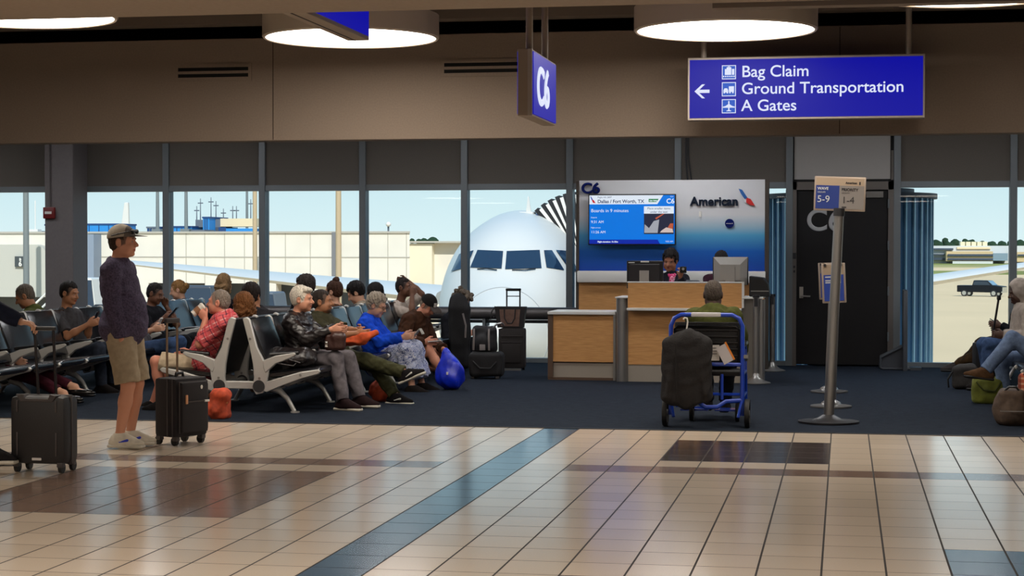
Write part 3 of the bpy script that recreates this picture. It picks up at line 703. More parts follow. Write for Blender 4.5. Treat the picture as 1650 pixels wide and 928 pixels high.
for p, c in ((.22, (16, 92, 178)), (.40, (80, 158, 200)), (.5, (160, 186, 202))): e = el.new(p); e.color = lin(c)
L.new(rp.outputs[0], b.inputs['Base Color'])
bx_(-1.185, 1.185, 0, .12, 1.27, 2.43, 'graphic_panel', gm, t)
edge = mat('backdrop_edge', (70, 62, 56), .5, metal=.3)
bx_(-1.225, -1.185, -.01, .15, 0, 2.42, 'edge_strip', edge, t); bx_(1.185, 1.235, -.01, .15, 0, 2.43, 'edge_strip', edge, t)
wood = mat('light_wood', (209, 157, 100), .45, var=.3, vs=14, c2=(184, 131, 78), stretch=(.5, 3, 9), spec=.3)
bx_(-1.185, 1.185, -.02, .12, .05, 1.12, 'wood_panel', wood, t)
ledge = mat('ledge_white', (214, 212, 208), .4)
MB().prism([(-.0, 0), (1, 0), (1, 1), (0, 1)], 0, .1)
MB().box(-1.20, 1.20, -.10, .1, 1.12, 1.27, bev=.02).build('ledge', ledge, t)
text('C6', .185, navy, t, (-1.155, -.022, 2.268), depth=.02, bold=.006, name='gate_number', sx=1.08)
text('American', .155, dgrey, t, (.245, -.016, 2.105), depth=.014, bold=.004, name='airline_lettering', sx=1.0)
fl = thing('x', None, None); bpy.data.objects.remove(fl)
X0, Z0 = .855, 2.10
MB().prism([(X0+.0, Z0+.215), (X0+.045, Z0+.20), (X0+.115, Z0+.095), (X0+.075, Z0+.085), (X0+.03, Z0+.15)], -.03, -.002).build('emblem_blue', mat('emblem_blue', (30, 92, 160), .4), t, smooth=False)
MB().prism([(X0+.055, Z0+.105), (X0+.085, Z0+.075), (X0+.118, Z0+.09), (X0+.13, Z0+.06), (X0+.10, Z0+.03), (X0+.075, Z0+.05)], -.028, -.002).build('emblem_white', mat('emblem_white', (225, 225, 228), .4), t, smooth=False)
MB().prism([(X0+.10, Z0+.10), (X0+.15, Z0+.085), (X0+.205, Z0+.0), (X0+.15, Z0+.005), (X0+.095, Z0+.04)], -.03, -.002).build('emblem_red', mat('emblem_red', (200, 36, 36), .4), t, smooth=False)
MB().cyl((.742, -.02, 1.875), (.742, .0, 1.875), .058, n=40).build('round_badge', navy, t)
text('oneworld', .022, white, t, (.742, -.024, 1.868), align='CENTER', depth=.001, name='badge_lettering')
MB().box(.355, .385, -.03, 0, 1.96, 2.03, bev=.006).build('wall_hook', white, t)
# screen
tv = thing('flight_screen', 'wall screen showing Dallas / Fort Worth boarding times', 'screen', (-2.665, 22.98, 1.925))
scb = emit('screen_blue', (0, 118, 226), .95); scw = emit('screen_white', (226, 236, 248), .95); scn = emit('screen_navy', (4, 40, 170), .9); scg = emit('screen_green', (24, 132, 70), .9); sct = emit('screen_text', (20, 50, 100), .8)
blk = mat('black_plastic', (14, 14, 17), .35)
bx_(-.56, .56, 0, .05, -.325, .325, 'bezel', blk, tv, .005); bx_(-.2, .2, .05, .12, -.15, .15, 'mount', blk, tv)
bx_(-.545, .545, -.004, 0, -.31, .31, 'display', scb, tv)
MB().prism([(-.545, .195), (.325, .195), (.40, .31), (-.545, .31)], -.006, -.003).build('header_band', scw, tv, smooth=False)
MB().prism([(-.545, -.31), (.36, -.31), (.33, -.255), (-.545, -.255)], -.006, -.003).build('footer_band', scn, tv, smooth=False)
MB().prism([(.215, .222), (.315, .222), (.342, .262), (.215, .262)], -.008, -.005).build('status_flag', scg, tv, smooth=False)
text('ON TIME', .024, scw, tv, (.225, -.009, .230), depth=.0005, bold=.001)
text('Flight AA 2607', .03, sct, tv, (-.44, -.007, .275), depth=.0005); text('Dallas / Fort Worth, TX', .060, sct, tv, (-.44, -.007, .212), depth=.0005, bold=.0012)
text('C6', .085, scw, tv, (.44, -.007, .205), depth=.0005, bold=.002); text('Gate', .02, scw, tv, (.49, -.007, .285), depth=.0005)
text('Boards in 9 minutes', .06, scw, tv, (-.525, -.007, .095), depth=.0005)
text('Departs', .024, scw, tv, (-.525, -.007, .02), depth=.0005); text('9:31 AM', .048, scw, tv, (-.525, -.007, -.045), depth=.0005)
text('Flight arrives', .024, scw, tv, (-.525, -.007, -.11), depth=.0005); text('11:26 AM', .048, scw, tv, (-.525, -.007, -.175), depth=.0005)
text('Flight duration: 1h 55m', .028, scw, tv, (-.44, -.008, -.292), depth=.0005, bold=.001); text('9:02 AM', .028, scw, tv, (.43, -.007, -.288), depth=.0005)
q = MB().prism([(-.535, .30), (-.525, .295), (-.50, .255), (-.515, .25)], -.009, -.006); q.build('screen_emblem', scn, tv, smooth=False)
MB().prism([(-.515, .255), (-.49, .25), (-.465, .21), (-.50, .215)], -.009, -.006).build('screen_emblem', emit('screen_red', (214, 40, 50), .8), tv, smooth=False)
bx_(.155, .535, -.007, -.004, .075, .168, 'notice_band', scw, tv)
text('Place smaller items', .038, sct, tv, (.345, -.009, .128), align='CENTER', depth=.0005); text('under the seat', .038, sct, tv, (.345, -.009, .085), align='CENTER', depth=.0005)
ph = bx_(.155, .535, -.007, -.004, -.185, .075, 'picture', emit('picture_dark', (40, 44, 66), .8), tv)
MB().prism([(.16, -.17), (.33, -.17), (.35, .0), (.28, -.02), (.22, -.11), (.165, -.06)], -.009, -.007).build('picture_bag', emit('picture_grey', (176, 180, 190), .8), ph, smooth=False)
MB().prism([(.31, .0), (.42, .075), (.40, .075), (.30, .02)], -.010, -.008).prism([(.46, -.1), (.52, -.14), (.53, -.05), (.49, -.05)], -.010, -.008).build('picture_limbs', emit('picture_orange', (200, 96, 66), .8), ph, smooth=False)
MB().prism([(.36, -.165), (.53, -.165), (.52, -.12), (.44, -.10), (.38, -.14)], -.011, -.009).build('picture_shoe', emit('picture_pale', (226, 206, 200), .8), ph, smooth=False)
# ---- gate counter
steel = mat('brushed_steel', (150, 148, 146), .35, metal=.8); kick = mat('kick_grey', (150, 140, 128), .6)
t = thing('gate_counter', 'tall light wood gate counter with pale shelf and monitors on it', 'counter', (-1.82, 21.0, 0))
bx_(-.66, .66, 0, .06, .865, 1.155, 'upper_panel', wood, t); bx_(-.66, .66, .04, .7, .2, .86, 'lower_panel', wood, t)
bx_(-.66, .66, -.12, .06, .835, .865, 'front_shelf', ledge, t, .006); bx_(-.66, .66, .05, .7, .0, .2, 'kickplate', kick, t)
bx_(-.67, .67, -.005, .07, 1.155, 1.17, 'top_edge', ledge, t, .004); bx_(.66, .685, -.01, .07, .87, 1.17, 'side_edge', ledge, t)
bx_(-.66, .66, .06, .75, .86, .89, 'worktop', ledge, t)
MB().cyl((-.735, .06, 0), (-.735, .06, .975), .068, n=32).box(-.80, -.665, .04, .7, 0, .975).build('end_column', steel, t); bx_(-.81, -.66, -.02, .7, .975, .99, 'column_cap', ledge, t, .004)
bx_(.66, .86, .02, .7, .0, .975, 'side_cabinet', mat('side_grey', (112, 106, 98), .5, metal=.3), t); bx_(.66, .90, -.02, .72, .975, .995, 'side_top', ledge, t, .004)
MB().cyl((.885, .02, 0), (.885, .02, .97), .04, n=24).build('corner_tube', steel, t)
t = thing('side_desk', 'low wood side desk with a pale top left of the gate counter', 'desk', (-3.04, 21.15, 0))
bx_(-.41, .40, -.03, .72, .775, .81, 'top', ledge, t, .006); bx_(-.35, .37, .02, .66, .215, .775, 'wood_panel', wood, t)
bx_(-.41, -.35, 0, .68, .03, .775, 'side_panel', mat('desk_brown', (84, 62, 46), .5), t); bx_(.37, .40, 0, .68, .0, .775, 'side_panel', steel, t)
bx_(-.35, .37, .05, .66, .03, .2, 'kickplate', kick, t); bx_(-.41, .40, .01, .67, 0, .03, 'plinth', mat('desk_brown', (84, 62, 46), .5), t)
# monitors on the worktop
def monitor(px, ytop, Y, w, h_, lab, silver):
    p_ = at(px, ytop, Y); zt = p_.z; t2 = thing('monitor', lab, 'monitor', (p_.x, Y, .89)); zt -= .89
    sm = mat('monitor_silver', (158, 154, 148), .45, metal=.3)
    bx_(-w/2, w/2, 0, .05, zt-h_, zt, 'casing', blk, t2, .008)
    if silver:
        w0, w1 = w*.48, w*.28
        MB().loft([[(-w0, 0, zt), (w0, 0, zt), (w0*.97, 0, zt-h_*.99), (-w0*.97, 0, zt-h_*.99)], [(-w1, -.06, zt-.09), (w1, -.06, zt-.09), (w1, -.06, zt-h_*.82), (-w1, -.06, zt-h_*.82)]]).build('back_shell', sm, t2, smooth=False)
        bx_(-.055, .055, -.075, -.058, zt-h_*.9, zt-.12, 'cable_cover', mat('monitor_dark_silver', (96, 92, 90), .5), t2)
    else:
        bx_(-w*.42, w*.42, -.03, 0, zt-h_*.85, zt-h_*.12, 'back_shell', mat('monitor_black', (26, 22, 26), .5), t2, .01)
        bx_(-.05, .05, -.002, .0, zt-.02, zt-.003, 'sticker', white, t2)
        bx_(-w*.45, -w*.28, -.004, .0, zt-.028, zt-.018, 'label', white, t2)
    MB().box(-.055, .055, -.085, -.05, .02, zt-h_*.35).build('stand', sm, t2, smooth=False)
    MB().prism([(-.17, 0), (.17, 0), (.06, .06), (-.06, .06)], -.12, .1).build('foot', sm, t2, smooth=False, bevel=.005)
monitor(1039, 420, 21.35, .43, .33, 'black monitor seen from behind at the left of the gate counter', False)
monitor(1177, 414, 21.35, .415, .33, 'silver-backed monitor seen from behind at the right of the gate counter', True)
p_ = at(1108, 453, 21.5)
t = thing('card_reader', 'small grey terminal beside the woman in the pink scarf', 'terminal', (at(1117, 452, 21.5).x, 21.5, .89))
MB().prism([(-.09, 0), (.09, 0), (.09, .27), (.06, .29), (-.09, .29)], 0, .1).build('case', mat('terminal_grey', (60, 66, 76), .5), t, smooth=False, bevel=.01)
t = thing('printer', 'black document printer on the low right end of the gate counter', 'printer', (-.97, 21.25, .995))
MB().prism([(-.12, 0), (.12, 0), (.10, .14), (.05, .22), (-.12, .24)], 0, .3).build('case', blk, t, smooth=False, bevel=.01); bx_(-.10, .11, -.008, 0, .06, .07, 'slot', steel, t)
# ---- stanchions beside the desk
def flare(prof, m, parent, name): return MB().lathe(prof, n=40).build(name, m, parent)
def stanchion(px, py, lab, h_=.99, r=.036):
    g_ = ground(px, py); t2 = thing('queue_post', lab, 'queue post', (g_.x, g_.y, 0))
    flare([(.0, .004), (.17, .004), (.17, .014), (.10, .035), (.05, .075), (r, .12)], steel, t2, 'base'); MB().cyl((0, 0, .05), (0, 0, h_), r, n=24).build('post', steel, t2)
    MB().cyl((0, 0, h_), (0, 0, h_+.03), r*1.15, n=24).box(-.02, .02, -r-.02, -r+.01, h_-.1, h_).build('belt_head', trimm, t2)
stanchion(1218, 618, 'steel queue post at the right end of the gate counter')
stanchion(1244, 598, 'steel queue post by the narrow window left of the gate door', .95)
# ---- sign posts
framem = mat('poster_frame', (176, 160, 146), .4, metal=.5); sblue = mat('poster_blue', (30, 54, 128), .5); sgrey = mat('poster_grey', (132, 126, 122), .5); scream = mat('poster_top', (170, 150, 128), .5); sdark = mat('poster_ink', (40, 38, 42), .5); swht = mat('poster_white', (196, 200, 206), .5)
def leaning_post(px, py, h_, tilt, lab, base_m, rbase):
    g_ = ground(px, py); t2 = thing('sign_post', lab, 'sign post', (g_.x, g_.y, 0))
    flare([(0, .004), (rbase, .004), (rbase, .018), (rbase*.5, .03), (.09, .05), (.045, .075)], base_m, t2, 'base')
    MB().cyl((0, 0, .02), (tilt*h_, 0, h_), .047, .043, n=28).build('post', steel, t2)
    MB().cyl((tilt*(h_-.02), 0, h_-.02), (tilt*(h_+.05), 0, h_+.05), .05, n=20).build('collar', trimm, t2)
    return t2
t = leaning_post(1335, 681, 1.86, .045, 'tall leaning sign post with WAVE 5-9 and PRIORITY 1-4 header', mat('base_black', (40, 38, 40), .4, metal=.4), .27)
fm = MB().box(-.225, .225, -.012, .012, 0, .305, Matrix.Translation((.085, 0, 1.885)) @ Matrix.Rotation(math.radians(2), 4, 'Y'), bev=.008).build('header_frame', framem, t)
def hp(x0, x1, z0, z1, m, nm, y=-.016): return MB().box(x0, x1, y, y+.006, z0, z1, Matrix.Translation((.085, 0, 1.885)) @ Matrix.Rotation(math.radians(2), 4, 'Y')).build(nm, m, fm, smooth=False)
hp(-.21, .21, .225, .29, scream, 'header_strip'); hp(-.21, -.005, .018, .225, sblue, 'wave_panel'); hp(-.005, .21, .018, .225, sgrey, 'priority_panel')
def htext(s_, sz, m, x, z, **k):
    o = text(s_, sz, m, fm, (.085+x, -.018, 1.885+z-.035*x), depth=.0005, **k); o.rotation_euler = (PI/2, math.radians(2), 0); return o
htext('WAVE', .034, swht, -.19, .185, bold=.001); htext('GROUPS', .018, swht, -.19, .158); htext('5-9', .085, swht, -.195, .075)
htext('PRIORITY', .034, sdark, .02, .18, bold=.001); htext('GROUPS', .018, sdark, .02, .155); htext('1-4', .085, sdark, .02, .07); htext('American', .026, sdark, .055, .243, bold=.001)
hp(.165, .178, .235, .262, sdark, 'header_emblem', -.018); hp(.02, .06, .03, .04, sdark, 'small_print', -.018)
def poster_post(px, py, h_, lab, px0, y0, px1, y1, blue_):
    t2 = leaning_post(px, py, h_, .03, lab, steel, .2)
    Y = t2.location.y-.06; a = at(px0, y1, Y); b_ = at(px1, y0, Y); ox, oz = (a.x+b_.x)/2-t2.location.x, (a.z+b_.z)/2; w, h2 = (b_.x-a.x)/2, (b_.z-a.z)/2
    M = Matrix.Translation((ox, -.075, oz)) @ Matrix.Rotation(math.radians(-2.5), 4, 'Y')
    f_ = MB().box(-w, w, -.012, .012, -h2, h2, M, bev=.008).build('poster_frame', framem, t2)
    MB().box(-w+.018, w-.018, -.014, -.010, -h2+.018, h2-.018, M).build('poster_sheet', sgrey if not blue_ else scream, f_, smooth=False)
    MB().box(-w+.02, w-.02, -.017, -.013, -h2+.02, h2*.42, M).build('poster_blue', emit('poster_blue_bright', (26, 60, 160), .05) if 0 else mat('poster_vivid_blue', (34, 66, 160), .5), f_, smooth=False)
    q_ = MB()
    for k, z in enumerate((h2*.28, h2*.1, 0)): q_.box(-w*.7, w*(.2 if k == 0 else .6), -.019, -.016, z, z+.012, M)
    q_.build('poster_print', swht, f_, smooth=False)
    MB().box(-w*.8, -w*.6, -.03, -.012, h2-.03, h2-.005, M).box(w*.5, w*.75, -.03, -.012, h2-.03, h2-.005, M).box(w*.45, w*.55, -.018, -.013, h2*.55, h2*.75, M).build('clip', sdark, f_, smooth=False)
    MB().box(ox-.02, ox+.02, -.065, 0, oz-.05, oz+.05).build('bracket', trimm, t2, smooth=False)
poster_post(1339, 656, 1.14, 'shorter sign post with framed blue poster, behind the tall header post', 1324, 424, 1363, 488, True)
poster_post(1336, 632, 1.17, 'rearmost sign post whose frame peeks out left of the blue poster', 1319, 423, 1352, 482, False)
# ---- carry-on sizer by the door
t = thing('bag_sizer', 'grey floor bag sizer with an upright panel right of the gate door', 'bag sizer', (.74, 23.75, 0))
szm = mat('sizer_grey', (74, 78, 84), .5, metal=.3)
MB().box(.0, .055, -.25, .25, .0, 1.03, bev=.01).build('upright_panel', szm, t)
MB().prism([(-.27, .03), (0, .03), (0, .30), (-.27, .16)], -.02, .02).build('side_plate', mat('sizer_plate', (56, 60, 68), .5), t, smooth=False)
MB().tube([(0, -.03, .30), (-.27, -.03, .16), (-.28, -.03, .03), (-.25, -.03, .015), (.2, -.03, .015)], .016).tube([(0, .22, .30), (-.27, .22, .16), (-.28, .22, .03), (-.25, .22, .015), (.2, .22, .015)], .016).build('rail', szm, t)
bx_(.1, .24, -.06, .22, 0, .035, 'foot', szm, t)
# ---- benches
vinyl = mat('black_vinyl', (20, 20, 24), .22, bump=.12, bs=60, spec=.6); vinylb = mat('black_vinyl_back', (24, 22, 26), .4, bump=.2, bs=240)
frm = mat('bench_aluminium', (200, 198, 194), .4, metal=.4); capm = mat('cap_grey', (52, 52, 54), .5)
def side_frame(parent, y, s):
    """die-cast side frame at local y; s = +1 faces +x, -1 faces -x"""
    P_ = [(.035, .89), (.075, .905), (.105, .88), (.175, .62), (.29, .405), (.265, .26), (.235, .19), (.165, .175), (.125, .24), (.145, .33), (.135, .46), (.10, .64)]
    q_ = MB().prism([(s*a, z) for a, z in P_], y-.022, y+.022)
    q_.prism([(s*a, z) for a, z in ((.235, .21), (.27, .20), (.44, .27), (.62, .335), (.77, .375), (.79, .40), (.77, .42), (.60, .395), (.42, .345), (.27, .30))], y-.02, y+.02)
    q_.prism([(s*a, z) for a, z in ((.24, .43), (.26, .38), (.36, .47), (.52, .53), (.56, .56), (.54, .575), (.36, .545), (.24, .50))], y-.028, y+.028)
    o = q_.build('side_frame', frm, parent, bevel=.007)
    MB().cyl((s*.195, y-.027, .255), (s*.195, y+.027, .255), .058, n=28).build('pivot_cap', capm, o)
    q_ = MB()
    for a, z in ((.11, .70), (.20, .33), (.60, .365)): q_.cyl((s*a, y-.026, z), (s*a, y+.026, z), .012, n=12)
    q_.build('screw', steel, o)
    MB().cyl((s*.30, y-.0, .553), (s*.58, y, .575), .02, n=10).build('armrest', vinyl, o)
def slab(parent, name, m, p0, p1, th, y0, y1, s, n=7, bulge=.02):
    """cushion spanning from p0 to p1 (x, z), th thick, between y0 and y1"""
    rings_ = []
    d_ = Vector((p1[0]-p0[0], p1[1]-p0[1])); nrm = Vector((-d_.y, d_.x)).normalized()
    for k in range(n+1):
        f_ = k/n; y = y0+(y1-y0)*f_; e_ = min(1, min(f_, 1-f_)*7); w = .55+.45*math.sqrt(e_); r_ = []
        sec = [(0.0, -.35), (.03, -.5), (.3, -.55), (.7, -.55), (.97, -.5), (1, -.35), (1, .35), (.97, .5), (.7, .5+bulge*10*e_*.5), (.3, .5+bulge*10*e_*.5), (.03, .5), (0, .35)]
        for u, v in sec:
            q_ = Vector(p0)+d_*u+nrm*(v*th*w); r_.append((s*q_.x, y, q_.y))
        rings_.append(r_)
    return MB().loft(rings_).build(name, m, parent, ang=60)
def bench(x, y, n, lab, sides=(1, -1), pitch=.66):
    t2 = thing('beam_bench', lab, 'bench', (x, y, 0))
    L_ = n*pitch
    for s in sides:
        MB().cyl((s*.195, -.01, .255), (s*.195, L_+.01, .255), .04, n=16).build('beam', steel, t2)
        for k in range(n+1): side_frame(t2, k*pitch, s)
        for k in range(n):
            y0, y1 = k*pitch+.026, (k+1)*pitch-.026
            b_ = slab(t2, 'backrest', vinyl, (.275, .425), (.085, .885), .045, y0, y1, s)
            MB().loft([[(s*.05, y0, .88), (s*.05, y1, .88), (s*.075, y1, .885), (s*.075, y0, .885)], [(s*.115, y0+.03, .62), (s*.115, y1-.03, .62), (s*.15, y1-.03, .64), (s*.15, y0+.03, .64)], [(s*.205, y0+.05, .36), (s*.205, y1-.05, .36), (s*.24, y1-.05, .38), (s*.24, y0+.05, .38)]]).build('back_shell', vinylb, b_, smooth=False)
            slab(t2, 'seat', vinyl, (.77, .405), (.27, .355), .06, y0, y1, s)
        for k in range(0, n+1, 2):
            yy = min(max(k*pitch, .12), L_-.12)
            q_ = MB().tube([(s*.22, yy, .24), (s*.36, yy, .20), (s*.43, yy, .13), (s*.50, yy, .012)], [.028, .03, .024, .02], n=12)
            q_.cyl((s*.505, yy, 0), (s*.505, yy, .014), .042, n=20); q_.build('leg', frm, t2)
    for k in range(0, n+1, 2):
        yy = min(max(k*pitch, .03), L_-.03)
        if len(sides) == 2: MB().box(-.17, .17, yy-.03, yy+.03, .225, .30).build('cross_beam', frm, t2, smooth=False, bevel=.008)
    return t2
bench(-5.6, 16.3, 10, 'back-to-back black vinyl bench whose near end frames face the suitcases')
bench(-8.40, 14.14, 13, 'back-to-back black vinyl bench farther left along the windows')
bench(2.42, 15.6, 12, 'black vinyl bench at the right edge by the right windows', sides=(-1,))
# ================================================================== people: signed-distance bodies meshed with surface nets
def V3(*a): return np.array(a, dtype=np.float64)
def nrm(v): return v/(np.linalg.norm(v)+1e-12)
class Sdf:
    def __init__(s): s.p = []; s.cuts = []; s.noise = None
    def cap(s, a, b, ra, rb=None, k=.02, cut=None, op='u'):
        s.p.append(('c', np.array(a, float), np.array(b, float), ra, ra if rb is None else rb, k, cut, op)); return s
    def ell(s, c, r, R=None, k=.02, cut=None, op='u'):
        s.p.append(('e', np.array(c, float), np.array(r, float), np.eye(3) if R is None else np.array(R, float), None, k, cut, op)); return s
    def box(s, c, r, R=None, rnd=.01, k=.01, cut=None, op='u'):
        s.p.append(('b', np.array(c, float), np.array(r, float), np.eye(3) if R is None else np.array(R, float), rnd, k, cut, op)); return s
    def cut(s, q, n): s.cuts.append((np.array(q, float), np.array(n, float))); return s
    def bbox(s):
        lo, hi = [], []
        for p in s.p:
            if p[7] != 'u': continue
            l, h_ = s.pb(p); lo.append(l); hi.append(h_)
        return np.min(lo, 0), np.max(hi, 0)
    @staticmethod
    def pb(p):
        if p[0] == 'c':
            r = max(p[3], p[4]); return np.minimum(p[1], p[2])-r, np.maximum(p[1], p[2])+r
        if p[0] == 'e': e = np.sqrt(((p[3]*p[2][:, None])**2).sum(0))
        else: e = np.abs(p[3]*p[2][:, None]).sum(0)
        return p[1]-e, p[1]+e
    def mesh(s, h):
        lo, hi = s.bbox(); lo = lo-4*h; n = np.ceil((hi+4*h-lo)/h).astype(int)+1
        D = np.full(n, 1.0, np.float32)
        ax = [lo[i]+h*np.arange(n[i]) for i in range(3)]
        for p in s.p:
            l, u = s.pb(p); m = p[5]+3*h
            i0 = np.clip(np.floor((l-m-lo)/h).astype(int), 0, n-1); i1 = np.clip(np.ceil((u+m-lo)/h).astype(int)+1, 1, n)
            if np.any(i1 <= i0): continue
            X, Y, Z = np.meshgrid(ax[0][i0[0]:i1[0]], ax[1][i0[1]:i1[1]], ax[2][i0[2]:i1[2]], indexing='ij', sparse=True)
            if p[0] == 'c':
                a, b = p[1], p[2]; ab = b-a; L2_ = ab@ab+1e-12
                t = np.clip(((X-a[0])*ab[0]+(Y-a[1])*ab[1]+(Z-a[2])*ab[2])/L2_, 0, 1)
                d = np.sqrt((X-a[0]-t*ab[0])**2+(Y-a[1]-t*ab[1])**2+(Z-a[2]-t*ab[2])**2)-(p[3]+(p[4]-p[3])*t)
            else:
                c, r, R = p[1], p[2], p[3]; q = [R[i][0]*(X-c[0])+R[i][1]*(Y-c[1])+R[i][2]*(Z-c[2]) for i in range(3)]
                if p[0] == 'e':
                    k0 = np.sqrt((q[0]/r[0])**2+(q[1]/r[1])**2+(q[2]/r[2])**2); k1 = np.sqrt((q[0]/r[0]**2)**2+(q[1]/r[1]**2)**2+(q[2]/r[2]**2)**2)+1e-9
                    d = k0*(k0-1)/k1; d = np.where(k0 < .2, -r.min()*.8, d)
                else:
                    g_ = [np.abs(q[i])-(r[i]-p[4]) for i in range(3)]
                    d = np.sqrt(np.maximum(g_[0], 0)**2+np.maximum(g_[1], 0)**2+np.maximum(g_[2], 0)**2)+np.minimum(np.maximum(g_[0], np.maximum(g_[1], g_[2])), 0)-p[4]
            if p[6]:
                for q_, n_ in p[6]: d = np.maximum(d, (X-q_[0])*n_[0]+(Y-q_[1])*n_[1]+(Z-q_[2])*n_[2])
            S = D[i0[0]:i1[0], i0[1]:i1[1], i0[2]:i1[2]]; k = p[5]
            if p[7] == 'u':
                hh = np.maximum(k-np.abs(S-d), 0)/k if k > 0 else 0
                S[...] = np.minimum(S, d)-hh*hh*k*.25
            else:
                hh = np.maximum(k-np.abs(S+d), 0)/k if k > 0 else 0
                S[...] = np.maximum(S, -d)+hh*hh*k*.25
        if s.cuts or s.noise:
            X, Y, Z = np.meshgrid(*ax, indexing='ij', sparse=True)
            for q_, n_ in s.cuts: D = np.maximum(D, (X-q_[0])*n_[0]+(Y-q_[1])*n_[1]+(Z-q_[2])*n_[2]).astype(np.float32)
            if s.noise:
                amp, fr_, seed = s.noise; rs = np.random.RandomState(seed); idx = np.nonzero(np.abs(D) < 3*h+2*amp)
                P_ = np.stack([ax[i][idx[i]] for i in range(3)], 1); v = np.zeros(len(P_))
                for o in range(5):
                    w = rs.normal(size=3); w = w/np.linalg.norm(w)*fr_*(1+.45*o); v += np.sin(P_@w+rs.uniform(0, 6)+1.6*np.sin(P_@(rs.normal(size=3)*fr_*.6)))/(1+.4*o)
                D[idx] += (amp*v*.5).astype(np.float32)
        return nets(D, lo, h)
def nets(D, lo, h):
    ins = D < 0; n = np.array(D.shape)
    c = np.zeros(n-1, np.int8)
    for dx in (0, 1):
        for dy in (0, 1):
            for dz in (0, 1): c += ins[dx:n[0]-1+dx, dy:n[1]-1+dy, dz:n[2]-1+dz]
    I = np.argwhere((c > 0) & (c < 8))
    if len(I) == 0: return np.zeros((0, 3)), np.zeros((0, 4), int)
    cor = {}
    for dx in (0, 1):
        for dy in (0, 1):
            for dz in (0, 1): cor[(dx, dy, dz)] = D[I[:, 0]+dx, I[:, 1]+dy, I[:, 2]+dz]
    acc = np.zeros((len(I), 3)); cnt = np.zeros(len(I))
    for a in cor:
        for axn in range(3):
            if a[axn] == 0:
                b = list(a); b[axn] = 1; b = tuple(b); va, vb = cor[a], cor[b]; m = (va < 0) != (vb < 0)
                t = va[m]/(va[m]-vb[m]); p = np.tile(np.array(a, float), (m.sum(), 1)); p[:, axn] = t
                acc[m] += p; cnt[m] += 1
    V = lo+h*(I+acc/cnt[:, None])
    ix = np.full(n-1, -1, np.int64); ix[I[:, 0], I[:, 1], I[:, 2]] = np.arange(len(I))
    Q = []
    for axn in range(3):
        sl0 = [slice(1, -1)]*3; sl1 = [slice(1, -1)]*3; sl0[axn] = slice(0, -1); sl1[axn] = slice(1, None)
        A, B = ins[tuple(sl0)], ins[tuple(sl1)]; E = np.argwhere(A != B)
        if len(E) == 0: continue
        fl_ = A[E[:, 0], E[:, 1], E[:, 2]]; off = np.ones(3, int); off[axn] = 0; E = E+off
        u, v = (axn+1) % 3, (axn+2) % 3; du = np.zeros(3, int); du[u] = 1; dv = np.zeros(3, int); dv[v] = 1
        q = [ix[tuple((E-du-dv).T)], ix[tuple((E-dv).T)], ix[tuple(E.T)], ix[tuple((E-du).T)]]
        q = np.stack(q, 1); q[~fl_] = q[~fl_][:, ::-1]; Q.append(q)
    Q = np.concatenate(Q); Q = Q[(Q >= 0).all(1)]
    return V, Q
def np_mesh(name, V, Q, base, m, parent=None, attr=None):
    me = bpy.data.meshes.new(name); me.vertices.add(len(V)); me.vertices.foreach_set('co', (V-base).astype(np.float32).ravel())
    me.loops.add(Q.size); me.loops.foreach_set('vertex_index', Q.astype(np.int32).ravel())
    me.polygons.add(len(Q)); me.polygons.foreach_set('loop_start', np.arange(0, Q.size, 4, dtype=np.int32))
    me.polygons.foreach_set('use_smooth', np.ones(len(Q), bool)); me.update(calc_edges=True)
    if attr is not None:
        ca = me.color_attributes.new('tint', 'FLOAT_COLOR', 'POINT'); ca.data.foreach_set('color', attr.astype(np.float32).ravel())
    me.materials.append(m); o = bpy.data.objects.new(name, me); COL.objects.link(o)
    if parent is not None: o.parent = parent
    else: o.location = base
    return o
def skin_mat():
    m = mat('skin', (200, 150, 120), .5, spec=.4); N, L, b = nodes_of(m)
    a = N.new('ShaderNodeAttribute'); a.attribute_name = 'tint'; L.new(a.outputs['Color'], b.inputs['Base Color']); b.inputs['Subsurface Weight'].default_value = .0
    return m
SKIN = skin_mat()
def cloth(name, c, var=.18, rough=.88, vs=26, bump=.25, spec=.15, c2=None): return mat('cloth_'+name, c, rough, var=var, vs=vs, bump=bump, bs=500, spec=spec, c2=c2)
def stripes(name, base, cols):
    """plaid: crossed bands in the garment's own coordinates; cols = [(axis vector, period, width, phase, colour)]"""
    m = mat('cloth_'+name, base, .85, spec=.15); N, L, b = nodes_of(m); g = N.new('ShaderNodeTexCoord'); prev = None
    for ax, per, wid, ph_, c in cols:
        d = N.new('ShaderNodeVectorMath'); d.operation = 'DOT_PRODUCT'; d.inputs[1].default_value = ax; L.new(g.outputs['Object'], d.inputs[0])
        a = N.new('ShaderNodeMath'); a.operation = 'MULTIPLY_ADD'; a.inputs[1].default_value = 1/per; a.inputs[2].default_value = ph_+50; L.new(d.outputs['Value'], a.inputs[0])
        f = N.new('ShaderNodeMath'); f.operation = 'FRACT'; L.new(a.outputs[0], f.inputs[0]); l = N.new('ShaderNodeMath'); l.operation = 'LESS_THAN'; l.inputs[1].default_value = wid/per; L.new(f.outputs[0], l.inputs[0])
        mx = N.new('ShaderNodeMix'); mx.data_type = 'RGBA'; k = N.new('ShaderNodeMath'); k.operation = 'MULTIPLY'; k.inputs[1].default_value = .75; L.new(l.outputs[0], k.inputs[0]); L.new(k.outputs[0], mx.inputs['Factor'])
        if prev is None: mx.inputs['A'].default_value = lin(base)
        else: L.new(prev, mx.inputs['A'])
        mx.inputs['B'].default_value = lin(c); prev = mx.outputs['Result']
    L.new(prev, b.inputs['Base Color']); return m
